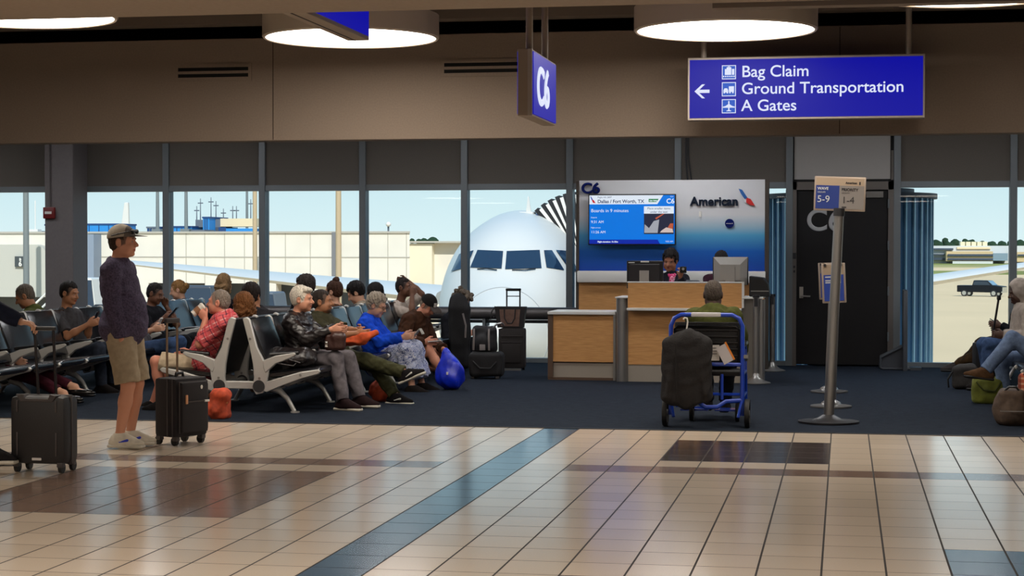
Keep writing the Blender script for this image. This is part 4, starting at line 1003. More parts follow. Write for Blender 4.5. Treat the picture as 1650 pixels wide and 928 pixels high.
def ik(a, t, l1, l2, pole):
    d = t-a; L_ = np.linalg.norm(d)
    if L_ > (l1+l2)*.995: t = a+d*((l1+l2)*.995/L_); d = t-a; L_ = np.linalg.norm(d)
    if L_ < abs(l1-l2)*1.05+.02: L_ = abs(l1-l2)*1.05+.02
    x = (l1*l1-l2*l2+L_*L_)/(2*L_); hh = math.sqrt(max(l1*l1-x*x, 0)); u = nrm(d); p = pole-u*(pole@u)
    return a+u*x+nrm(p)*hh, t
def yawv(a): a = math.radians(a); return V3(math.cos(a), math.sin(a), 0)
UP = V3(0, 0, 1)
def at3(px, py, Y): return np.array(at(px, py, Y))
def hand(S, w, d, thumb, aim, curl, s, k=.006):
    d = nrm(d); th = nrm(thumb-d*(thumb@d)); n = np.cross(d, th); n = n if n@(aim-w) > 0 else -n
    R = np.array([th, n, d])
    S.ell(w+d*.05*s, V3(.041, .017, .056)*s, R, k=.015)
    for i, (o, L_) in enumerate(((.030, .074), (.010, .084), (-.010, .079), (-.029, .062))):
        b = w+d*.088*s+th*o*s; c1 = curl*.55; e1 = nrm(d*math.cos(c1)+n*math.sin(c1)+th*o*1.2); m_ = b+e1*L_*.52*s; c2 = curl*1.35; e2 = nrm(d*math.cos(c2)+n*math.sin(c2)); e = m_+e2*L_*.5*s
        S.cap(b-d*.02*s, m_, .0098*s, .009*s, k=k); S.cap(m_, e, .009*s, .0075*s, k=k)
    b = w+d*.022*s+th*.026*s; m_ = b+nrm(d*.75+th*.62+n*.25)*.046*s; e = m_+nrm(d*.9+th*.05+n*(.2+.5*min(curl, 1)))*.036*s
    S.cap(b, m_, .0135*s, .011*s, k=.012); S.cap(m_, e, .011*s, .009*s, k=k)
def head_frame(yaw, pitch, roll=0):
    f = yawv(yaw); p = math.radians(pitch); f = f*math.cos(p)+UP*math.sin(p); r = nrm(np.cross(f, UP)); u = np.cross(r, f); a = math.radians(roll)
    r, u = r*math.cos(a)+u*math.sin(a), u*math.cos(a)-r*math.sin(a)
    return np.array([r, f, u])
def person(label, pel, neck, head, face=(0, 0, 0), sy=0, hy=None, hands=((None), (None)), feet=(None, None), toes=None, s=1.0, fat=1.0, skin=(196, 146, 116), hair=None, top=None, bottom=None, shoes=None, h=.008, cat='person', elbow=None, knee=None, curl=(.6, .6), thumb=(None, None), hd=(None, None), female=False, skirt=None, beard=None, glasses=None, cap=None, collar=None, hs=1.0, arms=True, legs=True, hf=None, toeup=(None, None), group=None, lower=True, palm=(None, None), ak=.02):
    """hands / feet are (left, right) targets of wrists and ankles; sy, hy the way shoulders and hips face"""
    hy = sy if hy is None else hy
    P, N, H = map(lambda v: np.array(v, float), (pel, neck, head)); F = yawv(sy); Rt = nrm(np.cross(F, UP)); HF = yawv(hy); HR = nrm(np.cross(HF, UP))
    spine = nrm(N-P); TF = nrm(F-spine*(F@spine)); TR = nrm(np.cross(TF, spine)); RT = np.array([TR, TF, spine]); SL = np.linalg.norm(N-P)/.50
    HFs = nrm(HF-spine*(HF@spine)); RH = np.array([nrm(np.cross(HFs, spine)), HFs, spine])
    MH = head_frame(*face); hl = lambda x, y, z: H+(MH[0]*x+MH[1]*y+MH[2]*z)*hs
    hands = [(tuple(P+F*.27+Rt*sg*.09+UP*.13) if hands[i] is None else hands[i]) for i, sg in enumerate((-1, 1))]
    feet = [(tuple(V3(P[0], P[1], .10)+HF*.44*s+HR*sg*.10) if feet[i] is None else feet[i]) for i, sg in enumerate((-1, 1))]
    B = Sdf(); f_ = fat; w_ = .92 if female else 1.0
    shw = .178*s*w_
    SH = [N-TR*shw-spine*.035*s, N+TR*shw-spine*.035*s]; HP = [P-HR*.09*s-UP*.01, P+HR*.09*s-UP*.01]
    chest = P+(N-P)*.68; belly = P+(N-P)*.30+TF*.025*s*f_
    def torso(S, o, k=.06, cut=None, fl=0.0):
        S.ell(P+spine*.01, V3(.165*s*(f_*.5+.5)+o+fl, .118*s*f_+o+fl, .125*s+o+fl), RH, k=k, cut=cut)
        S.ell(belly, V3(.148*s*f_+o, .112*s*f_+o, .17*s*SL+o), RT, k=k, cut=cut)
        S.ell(chest, V3(.162*s*w_*(f_*.4+.6)+o, .112*s*(f_*.6+.4)+o, .19*s*SL+o), RT, k=k)
        S.cap(SH[0], SH[1], .058*s+o, k=k); S.cap(N-spine*.05*s, N+spine*.012*s, .078*s+o, .058*s+o, k=k)
        if female: S.ell(chest+TF*.07*s-spine*.02*s, V3(.12*s+o, .075*s+o, .075*s+o), RT, k=k)
    torso(B, 0)
    nb = H+MH[2]*-.05*hs+MH[1]*-.018*hs
    B.cap(N-spine*.02*s, nb, .058*s*(f_*.4+.6), .054*hs, k=.03)
    # arms
    AR = []
    for i, sg in enumerate((-1, 1)):
        if hands[i] is None: AR.append(None); continue
        pole = (elbow[i] if elbow and elbow[i] is not None else -UP*.8-F*.35+Rt*sg*.45)
        e, w = ik(SH[i], np.array(hands[i], float), .285*s, .25*s, np.array(pole, float)); AR.append((SH[i], e, w))
        B.cap(SH[i], SH[i]+(e-SH[i])*.5, .050*s*f_**.5, .046*s*f_**.5, k=.03); B.cap(SH[i]+(e-SH[i])*.4, e, .046*s*f_**.5, .039*s, k=.02)
        B.cap(e, e+(w-e)*.4, .039*s, .040*s, k=.02); B.cap(e+(w-e)*.35, w, .040*s, .026*s, k=.02)
        dd = nrm(np.array(hd[i], float)) if hd[i] is not None else nrm(w-e); tt = np.array(thumb[i], float) if thumb[i] is not None else UP*1.0+F*.2
        if abs(nrm(tt)@dd) > .95: tt = F-Rt*sg
        hand(B, w, dd, tt, chest-UP*.1 if palm[i] is None else w+palm[i], curl[i], s)
    # legs
    LG = []
    for i, sg in enumerate((-1, 1)):
        if feet[i] is None: LG.append(None); continue
        pole = (knee[i] if knee and knee[i] is not None else HF*.8+UP*.6+HR*sg*.12)
        kn, an = ik(HP[i], np.array(feet[i], float), .43*s, .41*s, np.array(pole, float)); LG.append((HP[i], kn, an))
        B.cap(HP[i], kn, .082*s*(f_*.6+.4), .054*s, k=.03); B.cap(kn, kn+(an-kn)*.35, .052*s, .054*s, k=.02); B.cap(kn+(an-kn)*.3, an, .053*s, .034*s, k=.02)
        td = toes[i] if toes else hy; f3 = yawv(td) if isinstance(td, (int, float)) else nrm(np.array(td, float))
        up = UP if toeup[i] is None else nrm(np.array(toeup[i], float)); up = nrm(up-f3*(up@f3)); LG[-1] += (f3, up)
        B.cap(an-f3*.03*s-up*.03*s, an+f3*.13*s-up*.05*s, .034*s, .024*s, k=.02); B.cap(an, an-f3*.035*s-up*.045*s, .036*s, .03*s, k=.02)
    # head
    hb = lambda c, r, k=.02, op='u': B.ell(hl(*c), V3(*r)*hs, MH, k=k, op=op)
    hb((0, -.012, .032), (.074, .094, .088), .03); hb((0, .028, -.03), (.060, .066, .082), .04); hb((0, .05, -.086), (.036, .034, .026), .03)
    hb((-.052, .03, -.06), (.02, .04, .035), .03); hb((.052, .03, -.06), (.02, .04, .035), .03)
    B.cap(hl(-.036, .083, .022), hl(.036, .083, .022), .013*hs, k=.010)
    for sg in (-1, 1): hb((sg*.031, .100, -.001), (.017, .018, .013), .010, 's'); hb((sg*.031, .075, .0), (.0135, .0135, .0125), .004); hb((sg*.079, -.008, -.008), (.011, .023, .034), .006); hb((sg*.086, .0, -.006), (.006, .010, .016), .006, 's'); hb((sg*.036, .078, -.034), (.02, .016, .018), .02)
    B.cap(hl(0, .088, .008), hl(0, .113, -.028), .0095*hs, .0145*hs, k=.008); hb((-.013, .099, -.033), (.010, .011, .009), .006); hb((.013, .099, -.033), (.010, .011, .009), .006)
    hb((0, .089, -.057), (.024, .014, .007), .006); hb((0, .088, -.070), (.021, .013, .007), .006); hb((0, .104, -.0635), (.024, .009, .003), .003, 's'); hb((0, .075, -.098), (.02, .018, .016), .015)
    Vv, Q = B.mesh(h)
    base = np.array([P[0], P[1], 0.0 if lower else Vv[:, 2].min()])
    sk = np.array(lin(skin)); col = np.tile(sk, (len(Vv), 1))
    ln = (Vv-H)@MH.T/hs
    def blob(c, r, colr, soft=.3):
        d = np.sqrt((((ln-np.array(c))/np.array(r))**2).sum(1)); w = np.clip((1-d)/soft, 0, 1)[:, None]
        col[:] = col*(1-w)+np.array(lin(colr))*w
    dk = tuple(int(x*.42) for x in skin); lipc = (int(skin[0]*.82), int(skin[1]*.55), int(skin[2]*.55))
    blob((0, .095, -.063), (.024, .02, .013), lipc)
    bc = beard[1] if beard else None
    if beard:
        blob((0, .07, -.095), (.058, .05, .036), bc, .5)
        if beard[0] == 'full': blob((-.055, .03, -.07), (.022, .05, .05), bc, .4); blob((.055, .03, -.07), (.022, .05, .05), bc, .4); blob((0, .1, -.048), (.03, .02, .008), bc, .5)
    hc = hair['c'] if hair else dk
    if hair and not hair.get('bald'):
        rec = hair.get('rec', 0.0); q_ = np.sqrt((ln[:, 0]/.074)**2+((ln[:, 1]-.088+rec)/.092)**2+((ln[:, 2]+.018)/.094)**2)
        w = np.clip((q_-.97)/.08, 0, 1)*np.clip((ln[:, 2]-(-.085+.42*(ln[:, 1]+.1)))/.012, 0, 1)*(np.abs(ln[:, 0]) < .0765)*(ln[:, 2] > -.09)*(ln[:, 2] < .16); w = (w*.85)[:, None]
        col[:] = col*(1-w)+np.array(lin(hair['c']))*w
    for sg in (-1, 1):
        blob((sg*.032, .09, .024), (.02, .022, .005), tuple(int(.5*a+.5*b_) for a, b_ in zip(hc, dk)), .4)
        blob((sg*.031, .09, .0), (.018, .02, .010), dk, .9); blob((sg*.031, .09, .0), (.0125, .012, .006), (206, 198, 190), .3); blob((sg*.031, .09, .0), (.0065, .014, .0075), (36, 25, 20), .3)
    body = np_mesh('person', Vv, Q, base, SKIN, None, col); tag(body, label, cat, group)
    par = body
    def child(S, name, m, hh=None):
        v, q = S.mesh(hh or h)
        if len(v) == 0: return None
        return np_mesh(name, v, q, base, m, par)
    # clothing
    if top:
        S = Sdf(); o = top.get('o', .014); hem = top.get('hem', .07); torso(S, o, cut=[(P-spine*hem*s, -spine)], fl=top.get('fl', .012)); sl = top.get('sleeve', 1.0)
        for i, a in enumerate(AR):
            if a is None: continue
            sh, e, w = a; r0 = .052*s*f_**.5+o
            if sl <= .5:
                c = sh+(e-sh)*(sl*2*.98); S.cap(sh, c+nrm(e-sh)*.02, r0, r0*1.02, k=.03, cut=[(c, nrm(e-sh))])
            else:
                S.cap(sh, e, r0, .042*s+o, k=ak); c = e+(w-e)*min(1, (sl-.5)*2)*.97; S.cap(e, c+nrm(w-e)*.03, .043*s+o, .030*s+o, k=.02, cut=[(c, nrm(w-e))])
        if top.get('neck', True): S.cap(N+spine*.0, nb+MH[2]*.02, .060*s, .062*hs, k=.006, op='s')
        if top.get('vneck'): S.ell(N+TF*.075*s-spine*.03*s, V3(.035, .05, .06)*s, RT, k=.01, op='s')
        S.noise = (top.get('w', .005), top.get('wf', 38), len(label))
        sho = child(S, top.get('name', 'shirt'), top['m'])
        if collar:
            C_ = Sdf(); cc = N+spine*.018*s+TF*.01
            for j in range(10):
                a0, a1 = 2*PI*j/10, 2*PI*(j+1)/10
                if collar == 'open' and j in (2,): continue
                p0 = cc+TR*math.cos(a0)*.068*s+TF*math.sin(a0)*.066*s+spine*(.012-.02*math.sin(a0))*s; p1 = cc+TR*math.cos(a1)*.068*s+TF*math.sin(a1)*.066*s+spine*(.012-.02*math.sin(a1))*s
                C_.cap(p0, p1, .013*s, k=.01); C_.cap(p0+spine*.02*s, p1+spine*.02*s, .011*s, k=.01)
            v, q = C_.mesh(.006); np_mesh('collar', v, q, base, top.get('cm', top['m']), sho)
    if bottom and lower:
        S = Sdf(); o = bottom.get('o', .012); ln_ = bottom.get('len', 1.0); po = o-.010
        S.ell(P+spine*.0, V3(.165*s*(f_*.5+.5)+po, .118*s*f_+po, .125*s+po), RH, k=.05, cut=[(P+spine*.105*s, spine)])
        for a in LG:
            if a is None: continue
            hp, kn, an = a[:3]; r0 = .084*s*(f_*.6+.4)+o; bag = bottom.get('bag', 1.0)
            if ln_ <= .5:
                c = hp+(kn-hp)*ln_*2; S.cap(hp, c+nrm(kn-hp)*.03, r0, (.06*s+o)*bag, k=.04, cut=[(c, nrm(kn-hp))])
            else:
                S.cap(hp, kn, r0, .058*s+o, k=.04); c = kn+(an-kn)*(ln_-.5)*2*.98; S.cap(kn, c+nrm(an-kn)*.03, .060*s+o, (.045*s+o)*bag, k=.03, cut=[(c, nrm(an-kn))])
        S.noise = (bottom.get('w', .005), 34, len(label)+3); child(S, bottom.get('name', 'trousers'), bottom['m'])
    if skirt and lower:
        S = Sdf(); S.ell(P, V3(.18*s, .14*s, .14*s), RH, k=.05, cut=[(P+spine*.1*s, spine)]); K = (LG[0][1]+LG[1][1])/2; A_ = (LG[0][2]+LG[1][2])/2
        c = K+(A_-K)*skirt['len']
        S.cap(P, K, .15*s, .12*s, k=.06)
        for a in LG:
            S.cap(a[0], a[1], .115*s, .088*s, k=.06); cc = a[1]+(a[2]-a[1])*skirt['len']; S.cap(a[1], cc+(cc-a[1])*.1, .088*s, .125*s, k=.08, cut=[(cc, nrm(a[2]-a[1]))])
        S.cap(K, c, .11*s, .13*s, k=.08, cut=[(c, nrm(A_-K))])
        S.noise = (.010, 30, 5); child(S, 'skirt', skirt['m'])
    if shoes and lower:
        for a in LG:
            if a is None: continue
            an, f3, up = a[2], a[3], a[4]; rt = np.cross(f3, up); R = np.array([rt, f3, up]); S = Sdf()
            lo_ = shoes.get('low', False)
            S.ell(an+f3*.06*s-up*.055*s, V3(.046, .15, .042)*s, R, k=.02); S.ell(an-f3*.02*s-up*.04*s, V3(.042, .065, .06)*s, R, k=.03)
            if not lo_: S.cap(an+f3*.01*s-up*.0*s, an+f3*.10*s-up*.045*s, .046*s, .04*s, k=.03)
            S.cut(an-up*.075*s, -up)
            if not lo_: S.cut(an+up*.025*s-f3*0, up)
            else: S.cut(an-up*.02*s, up)
            sh_ = child(S, 'shoe', shoes['m'], min(h, .007))
            S = Sdf(); S.box(an+f3*.055*s-up*.078*s, V3(.045, .148, .013)*s, R, rnd=.012*s, k=.01); S.ell(an+f3*.13*s-up*.075*s, V3(.05, .075, .017)*s, R, k=.02); S.cut(an-up*.066*s, up)
            v, q = S.mesh(min(h, .007)); np_mesh('sole', v, q, base, shoes.get('sole', shoes['m']), sh_)
            if shoes.get('mark'):
                S = Sdf()
                for sg in (-1, 1): S.cap(an+f3*.02*s-up*.045*s+rt*sg*.044*s, an+f3*.085*s-up*.03*s+rt*sg*.045*s, .006, .011, k=.004); S.cap(an+f3*.02*s-up*.045*s+rt*sg*.044*s, an-f3*.02*s-up*.025*s+rt*sg*.042*s, .006, .003, k=.004)
                v, q = S.mesh(.004); np_mesh('stripe', v, q, base, shoes['mark'], sh_)
    if hair:
        st = hair.get('st', 'short'); t = hair.get('t', .012); S = Sdf(); hp_ = lambda c, r, k=.02: S.ell(hl(*c), V3(*r)*hs, MH, k=k)
        rec = hair.get('rec', 0.0)
        hp_((0, -.014-t*.5, .033+t*.35), (.074+t, .094+t*.9, .088+t)); hp_((0, -.045, -.012), (.069+t*.5, .056+t, .068))
        S.ell(hl(0, .088-rec, -.018), V3(.070, .088, .088+rec*.3)*hs, MH, k=.012, op='s')
        for sg in (-1, 1):
            S.ell(hl(sg*.088, -.004, -.014), V3(.034, .027, .036)*hs, MH, k=.008, op='s')
            S.ell(hl(sg*.062, .078-rec, .055), V3(.022, .05, .034)*hs, MH, k=.012, op='s')
        n_ = nrm(MH[1]*.055-MH[2]*.13); S.cuts.append((hl(0, -.1, -.085), n_))
        if hair.get('bald'): S.ell(hl(0, .03, .1), V3(.066, .1, .06)*hs, MH, k=.02, op='s')
        if hair.get('fringe'): hp_((0, .055, .092), (.062, .045, .026))
        S.noise = (hair.get('n', .004), hair.get('nf', 150), 3)
        hro = child(S, 'hair', mat('hair_%d_%d_%d' % hair['c'], hair['c'], .65, var=.35, vs=90, spec=.18, bump=.4, bs=260), .0055)
        hm = hro.data.materials[0]; S = None
        if st == 'bun': S = Sdf(); S.ell(hl(*hair.get('bun', (0, -.11, .04))), V3(.04, .04, .04)*hs*hair.get('bs', 1), MH); S.noise = (.004, 140, 4)
        if st in ('long',):
            S = Sdf()
            for x in (-.06, -.03, 0, .03, .06): S.cap(hl(x, -.05-.03*(1-abs(x)/.06), .04), hl(x*1.15, -.07-.02*(1-abs(x)/.06), -.04), .04*hs, .036*hs, k=.03); S.cap(hl(x*1.15, -.07-.02*(1-abs(x)/.06), -.04), hl(x*1.1, -.085, -.20), .036*hs, .02*hs, k=.03)
            for sg in (-1, 1): S.cap(hl(sg*.078, .01, .02), hl(sg*.085, -.01, -.12), .022*hs, .018*hs, k=.03)
            S.noise = (.004, 120, 4)
        if st == 'bob':
            S = Sdf(); S.ell(hl(0, -.03, -.01), V3(.105, .10, .115)*hs, MH, k=.03); S.cap(hl(-.06, -.05, -.06), hl(.06, -.05, -.06), .06, k=.05); S.ell(hl(0, .10, -.03), V3(.072, .10, .11)*hs, MH, k=.02, op='s'); S.noise = (.010, 110, 4)
        if st == 'curly':
            S = Sdf()
            for j in range(26):
                a = j*2.4; z = .13-.17*j/26; r = .085*math.sqrt(max(0, 1-((z-.03)/.13)**2))+.02; y = math.sin(a)*r*1.1-.015
                if y > .03 and z < .085: continue
                S.ell(hl(math.cos(a)*r, y, z), V3(.035, .035, .03)*hs, MH, k=.012)
            S.noise = (.005, 150, 4)
        if S is not None:
            v, q = S.mesh(.0055); np_mesh('hair_lock' if st != 'bun' else 'hair_bun', v, q, base, hm, hro)
    if cap:
        S = Sdf(); S.ell(hl(0, -.014, .034), V3(.092, .110, .104)*hs, MH); S.cut(hl(0, 0, .035), -MH[2]+MH[1]*.12)
        c = child(S, 'cap', cap['m'], .0055)
        S = Sdf(); bw = cap.get('brim', .085); S.ell(hl(0, .095+bw*.45, .045), V3(.078, bw, .03)*hs, MH); S.cut(hl(0, .1, .040), -MH[2]); S.cut(hl(0, .1, .052), MH[2]+MH[1]*.12); S.cut(hl(0, .075, 0), -MH[1]); 
        v, q = S.mesh(.0045); np_mesh('brim', v, q, base, cap.get('bm', cap['m']), c)
        if cap.get('panel'):
            S = Sdf(); S.ell(hl(0, -.014, .034), V3(.0945, .1125, .1065)*hs, MH); S.cut(hl(0, 0, .037), -MH[2]); S.cut(hl(0, .03, 0), -MH[1]+MH[2]*.1); v, q = S.mesh(.0055); np_mesh('front_panel', v, q, base, cap['panel'], c)
        if cap.get('badge'):
            S = Sdf(); S.ell(hl(0, -.014, .034), V3(.0955, .1135, .1075)*hs, MH); S.cut(hl(0, 0, .055), -MH[2]); S.cut(hl(0, 0, .10), MH[2]); S.cut(hl(.024, 0, 0), MH[0]); S.cut(hl(-.024, 0, 0), -MH[0]); S.cut(hl(0, .05, 0), -MH[1]); v, q = S.mesh(.0045); np_mesh('badge', v, q, base, cap['badge'], c)
        if cap.get('shades'):
            S = Sdf()
            for sg in (-1, 1): S.ell(hl(sg*.038, .098, .078), V3(.036, .012, .02)*hs, MH, k=.01); S.cap(hl(sg*.07, .075, .078), hl(sg*.096, .0, .06), .005, k=.005); S.cap(hl(sg*.096, .0, .06), hl(sg*.088, -.06, .045), .005, k=.005)
            v, q = S.mesh(.0045); np_mesh('sunglasses', v, q, base, blk, c)
    if glasses:
        S = Sdf()
        for sg in (-1, 1):
            for j in range(10):
                a0, a1 = 2*PI*j/10, 2*PI*(j+1)/10
                S.cap(hl(sg*.034+.024*math.cos(a0), .103, -.002+.019*math.sin(a0)), hl(sg*.034+.024*math.cos(a1), .103, -.002+.019*math.sin(a1)), .0028, k=.002)
            S.cap(hl(sg*.058, .1, .004), hl(sg*.078, .0, .006), .003, k=.002)
        S.cap(hl(-.01, .106, .004), hl(.01, .106, .004), .003, k=.002); v, q = S.mesh(.0028); np_mesh('glasses', v, q, base, glasses, par)
    return dict(o=body, base=base, AR=AR, LG=LG, N=N, P=P, H=H, MH=MH, hl=hl, TF=TF, TR=TR, sp=spine)
# ================================================================== the people
def seated(hip, lean=0.0, sy=0, s=1.0, hip_z=.50, twist=0):
    """pelvis / neck / head centre of a sitter at hip (x, y); lean forward in degrees"""
    P_ = V3(hip[0], hip[1], hip_z); f = yawv(sy); a = math.radians(lean); N_ = P_+(UP*math.cos(a)+f*math.sin(a))*.50*s
    return P_, N_
LIGHT = (206, 156, 128); RUDDY = (206, 146, 118); TAN = (168, 116, 84); BROWN = (112, 74, 54); DARK = (78, 52, 40); PALE = (222, 178, 152)

def J(px, py, Y): return at3(px, py, Y)
denim = cloth('denim', (58, 78, 112), .25); blackc = cloth('black_cloth', (20, 20, 25), .3); greyj = cloth('grey_jeans', (104, 98, 102), .2); darkj = cloth('dark_jeans', (44, 50, 62), .25)
olive_t = cloth('olive_shirt', (62, 60, 44), .2); olive_p = cloth('olive_trousers', (66, 66, 44), .2); leather = mat('black_leather', (26, 19, 20), .32, bump=.5, bs=40, spec=.6)
blackshoe = dict(m=cloth('black_shoe', (26, 24, 26), .2), sole=mat('sole_white', (206, 200, 186), .6)); darkshoe = dict(m=cloth('dark_shoe', (30, 26, 26), .2), sole=mat('sole_dark', (24, 22, 22), .6))
BK = (28, 23, 22); BR = (58, 42, 32); GR = (150, 146, 140)
# ---- standing man in the cap
Y = 13.25; X = ground(200, 722).x
R1 = person('standing man in a grey mesh cap, plum fleece and khaki shorts, hands in pockets', (X-.01, Y, .925), (X-.055, Y, 1.41), (X-.012, Y, 1.60), (3, 0, 0), sy=4, hy=2,
    hands=((X+.03, Y+.17, .885), (X+.045, Y-.172, .85)), hd=(V3(.0, -.45, -1), V3(.0, .75, -1)), elbow=(V3(-1, .8, -.1), V3(-1, -.7, -.1)), ak=.010, feet=((X-.01, Y+.13, .10), (X-.015, Y-.07, .10)), toes=(10, -3), knee=(V3(1, 0, 0), V3(1, 0, 0)), s=.985, fat=1.22, skin=RUDDY, h=.006,
    hair=dict(c=(60, 46, 38), t=.006), top=dict(m=cloth('plum_fleece', (82, 74, 96), .45, vs=70, bump=.6), name='fleece', o=.024, w=.008, wf=24, hem=.13, fl=.014, sleeve=1.0), collar='open',
    bottom=dict(m=cloth('khaki_shorts', (164, 148, 124), .12), len=.48, name='shorts', o=.018, bag=1.3), shoes=dict(m=cloth('white_shoe', (214, 206, 190), .1), sole=mat('sole_white', (206, 200, 186), .6), mark=mat('shoe_blue', (40, 56, 190), .5)),
    cap=dict(m=cloth('cap_mesh', (172, 162, 148), .15), panel=cloth('cap_front', (112, 104, 98), .1), bm=cloth('cap_brim', (96, 88, 86), .1), shades=True), curl=(.9, .9))
# ---- person at the left edge holding the suitcase handle
w0 = V3(-5.645, 11.79, 1.035)
person('person in a navy jacket at the left edge, hand and watch on the suitcase handle', (-6.12, 11.85, .93), (-6.1, 11.85, 1.40), (-6.06, 11.85, 1.60), (10, -5, 0), sy=20,
    hands=((-6.15, 12.15, .85), tuple(w0)), hd=(None, V3(1, -.1, -.12)), elbow=(None, V3(-.3, -.3, -1)), feet=((-6.0, 12.0, .10), tuple(ground(-14, 762)+Vector((0, .0, .10)))), toes=(10, 0), knee=(V3(1, 0, 0), V3(1, 0, 0)), skin=LIGHT, h=.007, curl=(.5, 1.15), thumb=(None, V3(0, 1, -.2)), palm=(None, V3(0, 0, -1)), hair=dict(c=BR),
    top=dict(m=cloth('navy_jacket', (26, 30, 46), .2), name='jacket', o=.022, w=.007), bottom=dict(m=blackc, o=.016), shoes=blackshoe)
# ---- left bench, row facing right
person('person in dark clothes with maroon trousers and black flats at the left edge', J(-8, 588, 16.9), J(-30, 515, 16.9), J(-28, 482, 16.9), (0, -10, 0), sy=0,
    hands=(J(22, 574, 17.05), J(18, 577, 16.8)), feet=(J(156, 634, 17.0), J(141, 648, 16.75)), toes=(4, -4), skin=LIGHT, female=True, hair=dict(c=BR, st='bob'), top=dict(m=blackc, name='cardigan', o=.025, hem=.12), bottom=dict(m=cloth('maroon', (66, 24, 36), .25), len=.93, o=.008), shoes=dict(m=mat('flats_black', (18, 16, 16), .2), low=True), s=1.0)
person('man in a charcoal t-shirt looking at his phone, slumped beside the grey column', J(116, 577, 18.45), J(106, 505, 18.45), J(112, 472, 18.45), (-12, -12, 0), sy=-8,
    hands=(J(146, 521, 18.55), J(141, 523, 18.2)), elbow=(None, V3(.0, -.5, -1)), hd=(V3(1, -.2, .3), V3(1, .2, .3)), feet=(J(182, 618, 18.6), J(164, 622, 18.3)), toes=(0, -8), skin=TAN, hair=dict(c=BK, t=.010, line=((-.1, -.07), (.07, .085))), top=dict(m=cloth('charcoal_tee', (58, 56, 58), .25), sleeve=.42, o=.018, w=.008, hem=.08), bottom=dict(m=darkj), shoes=darkshoe, curl=(1.0, 1.0), fat=1.12, h=.007)
person('person in blue jeans with a phone, mostly hidden behind the standing man', J(226, 563, 19.5), J(203, 503, 19.5), J(206, 478, 19.5), (0, -20, 0), sy=0,
    hands=(J(247, 530, 19.65), J(246, 531, 19.3)), hd=(V3(1, -.2, .2), V3(1, .2, .2)), feet=(J(285, 608, 19.7), J(275, 612, 19.4)), skin=LIGHT, hair=dict(c=BR), top=dict(m=cloth('grey_top', (90, 88, 92), .2), sleeve=.5, o=.018), bottom=dict(m=denim), shoes=darkshoe, curl=(1, 1))
person('man in black right of the standing man, chin on one hand, phone in the other', J(252, 556, 20.4), J(242, 500, 20.4), J(250, 473, 20.4), (-8, -18, 4), sy=-4,
    hands=(J(268, 494, 20.5), J(264, 512, 20.15)), hd=(V3(-.45, 0, 1), V3(1, .1, .2)), elbow=(V3(1, .2, -1), None), feet=(J(322, 600, 20.6), J(312, 604, 20.3)), skin=BROWN, hair=dict(c=BK, t=.006), top=dict(m=blackc, sleeve=.45, o=.018), bottom=dict(m=blackc), shoes=darkshoe, curl=(1.3, 1.0))
person('woman with long blonde hair seen from behind, above the man in the plaid shirt', J(352, 545, 23.0), J(360, 484, 23.0), J(362, 457, 23.0), (75, 0, 0), sy=60, hands=(None, None), feet=(None, None), skin=LIGHT, female=True, hair=dict(c=(140, 108, 74), st='long', t=.018), top=dict(m=blackc, o=.02), lower=True, bottom=dict(m=blackc))
# ---- left bench, row facing left
person('grey-haired man in an olive shirt, head bowed, at the far left window', J(48, 560, 18.3), J(55, 503, 18.3), J(40, 477, 18.3), (195, -28, 0), sy=190, hands=(J(20, 540, 18.1), J(18, 540, 18.5)), feet=(J(-22, 612, 18.2), J(-22, 612, 18.6)), skin=TAN, hair=dict(c=(96, 88, 80), t=.006), top=dict(m=cloth('olive_green', (70, 76, 30), .2), o=.024), bottom=dict(m=darkj), shoes=darkshoe, fat=1.1)
person('woman with a blonde bun facing left in front of the window', J(294, 545, 23.1), J(294, 490, 23.1), J(287, 467, 23.1), (192, -16, 0), sy=185, hands=(J(272, 535, 23.0), J(272, 535, 23.3)), feet=(J(246, 582, 23.0), J(246, 582, 23.3)), skin=LIGHT, female=True, hair=dict(c=(138, 100, 58), st='bun', bun=(0, -.115, .02), bs=1.15, t=.010), top=dict(m=cloth('grey_hoodie', (72, 66, 66), .2), o=.022), bottom=dict(m=darkj), shoes=darkshoe, s=.95)
# ---- near bench, row facing left
plaid = stripes('plaid', (212, 96, 98), [((1, 0, .5), .085, .010, 0, (236, 190, 186)), ((-.5, 0, 1), .095, .010, .3, (236, 190, 186)), ((1, 0, .5), .085, .009, .45, (60, 36, 62)), ((-.5, 0, 1), .095, .009, .75, (60, 36, 62)), ((1, 0, .5), .085, .03, .2, (196, 62, 72))])
P7 = person('man in a red plaid shirt and khaki shorts drinking from a paper cup', J(327, 590, 16.62), J(365, 512, 16.62), J(353, 487, 16.62), (183, 2, 0), sy=184,
    hands=(J(331, 514, 16.45), J(300, 575, 16.85)), hd=(V3(-.55, .05, .75), V3(-1, 0, -.2)), elbow=(V3(-.2, -.25, -1), None), feet=(J(262, 650, 16.45), J(246, 650, 16.85)), toes=(180, 180), skin=(210, 140, 116), hair=dict(c=(128, 116, 106), t=.003, line=((-.1, -.05), (.05, .09)), bald=False), top=dict(m=plaid, sleeve=.48, o=.02, w=.007, hem=.10), collar='full', bottom=dict(m=cloth('khaki_pale', (188, 170, 144), .12), len=.45, name='shorts', o=.02, bag=1.2), shoes=darkshoe, fat=1.2, h=.006, curl=(1.1, .5))
person('woman with thick auburn hair behind the bench back, next to the plaid shirt', J(376, 575, 17.3), J(392, 522, 17.3), J(390, 494, 17.3), (150, -5, 0), sy=160, hands=(None, None), feet=(None, None), skin=LIGHT, female=True, hair=dict(c=(112, 72, 40), st='bob', t=.024, n=.006), top=dict(m=cloth('tan_top', (120, 84, 56), .2), o=.02), s=.95, bottom=dict(m=darkj))
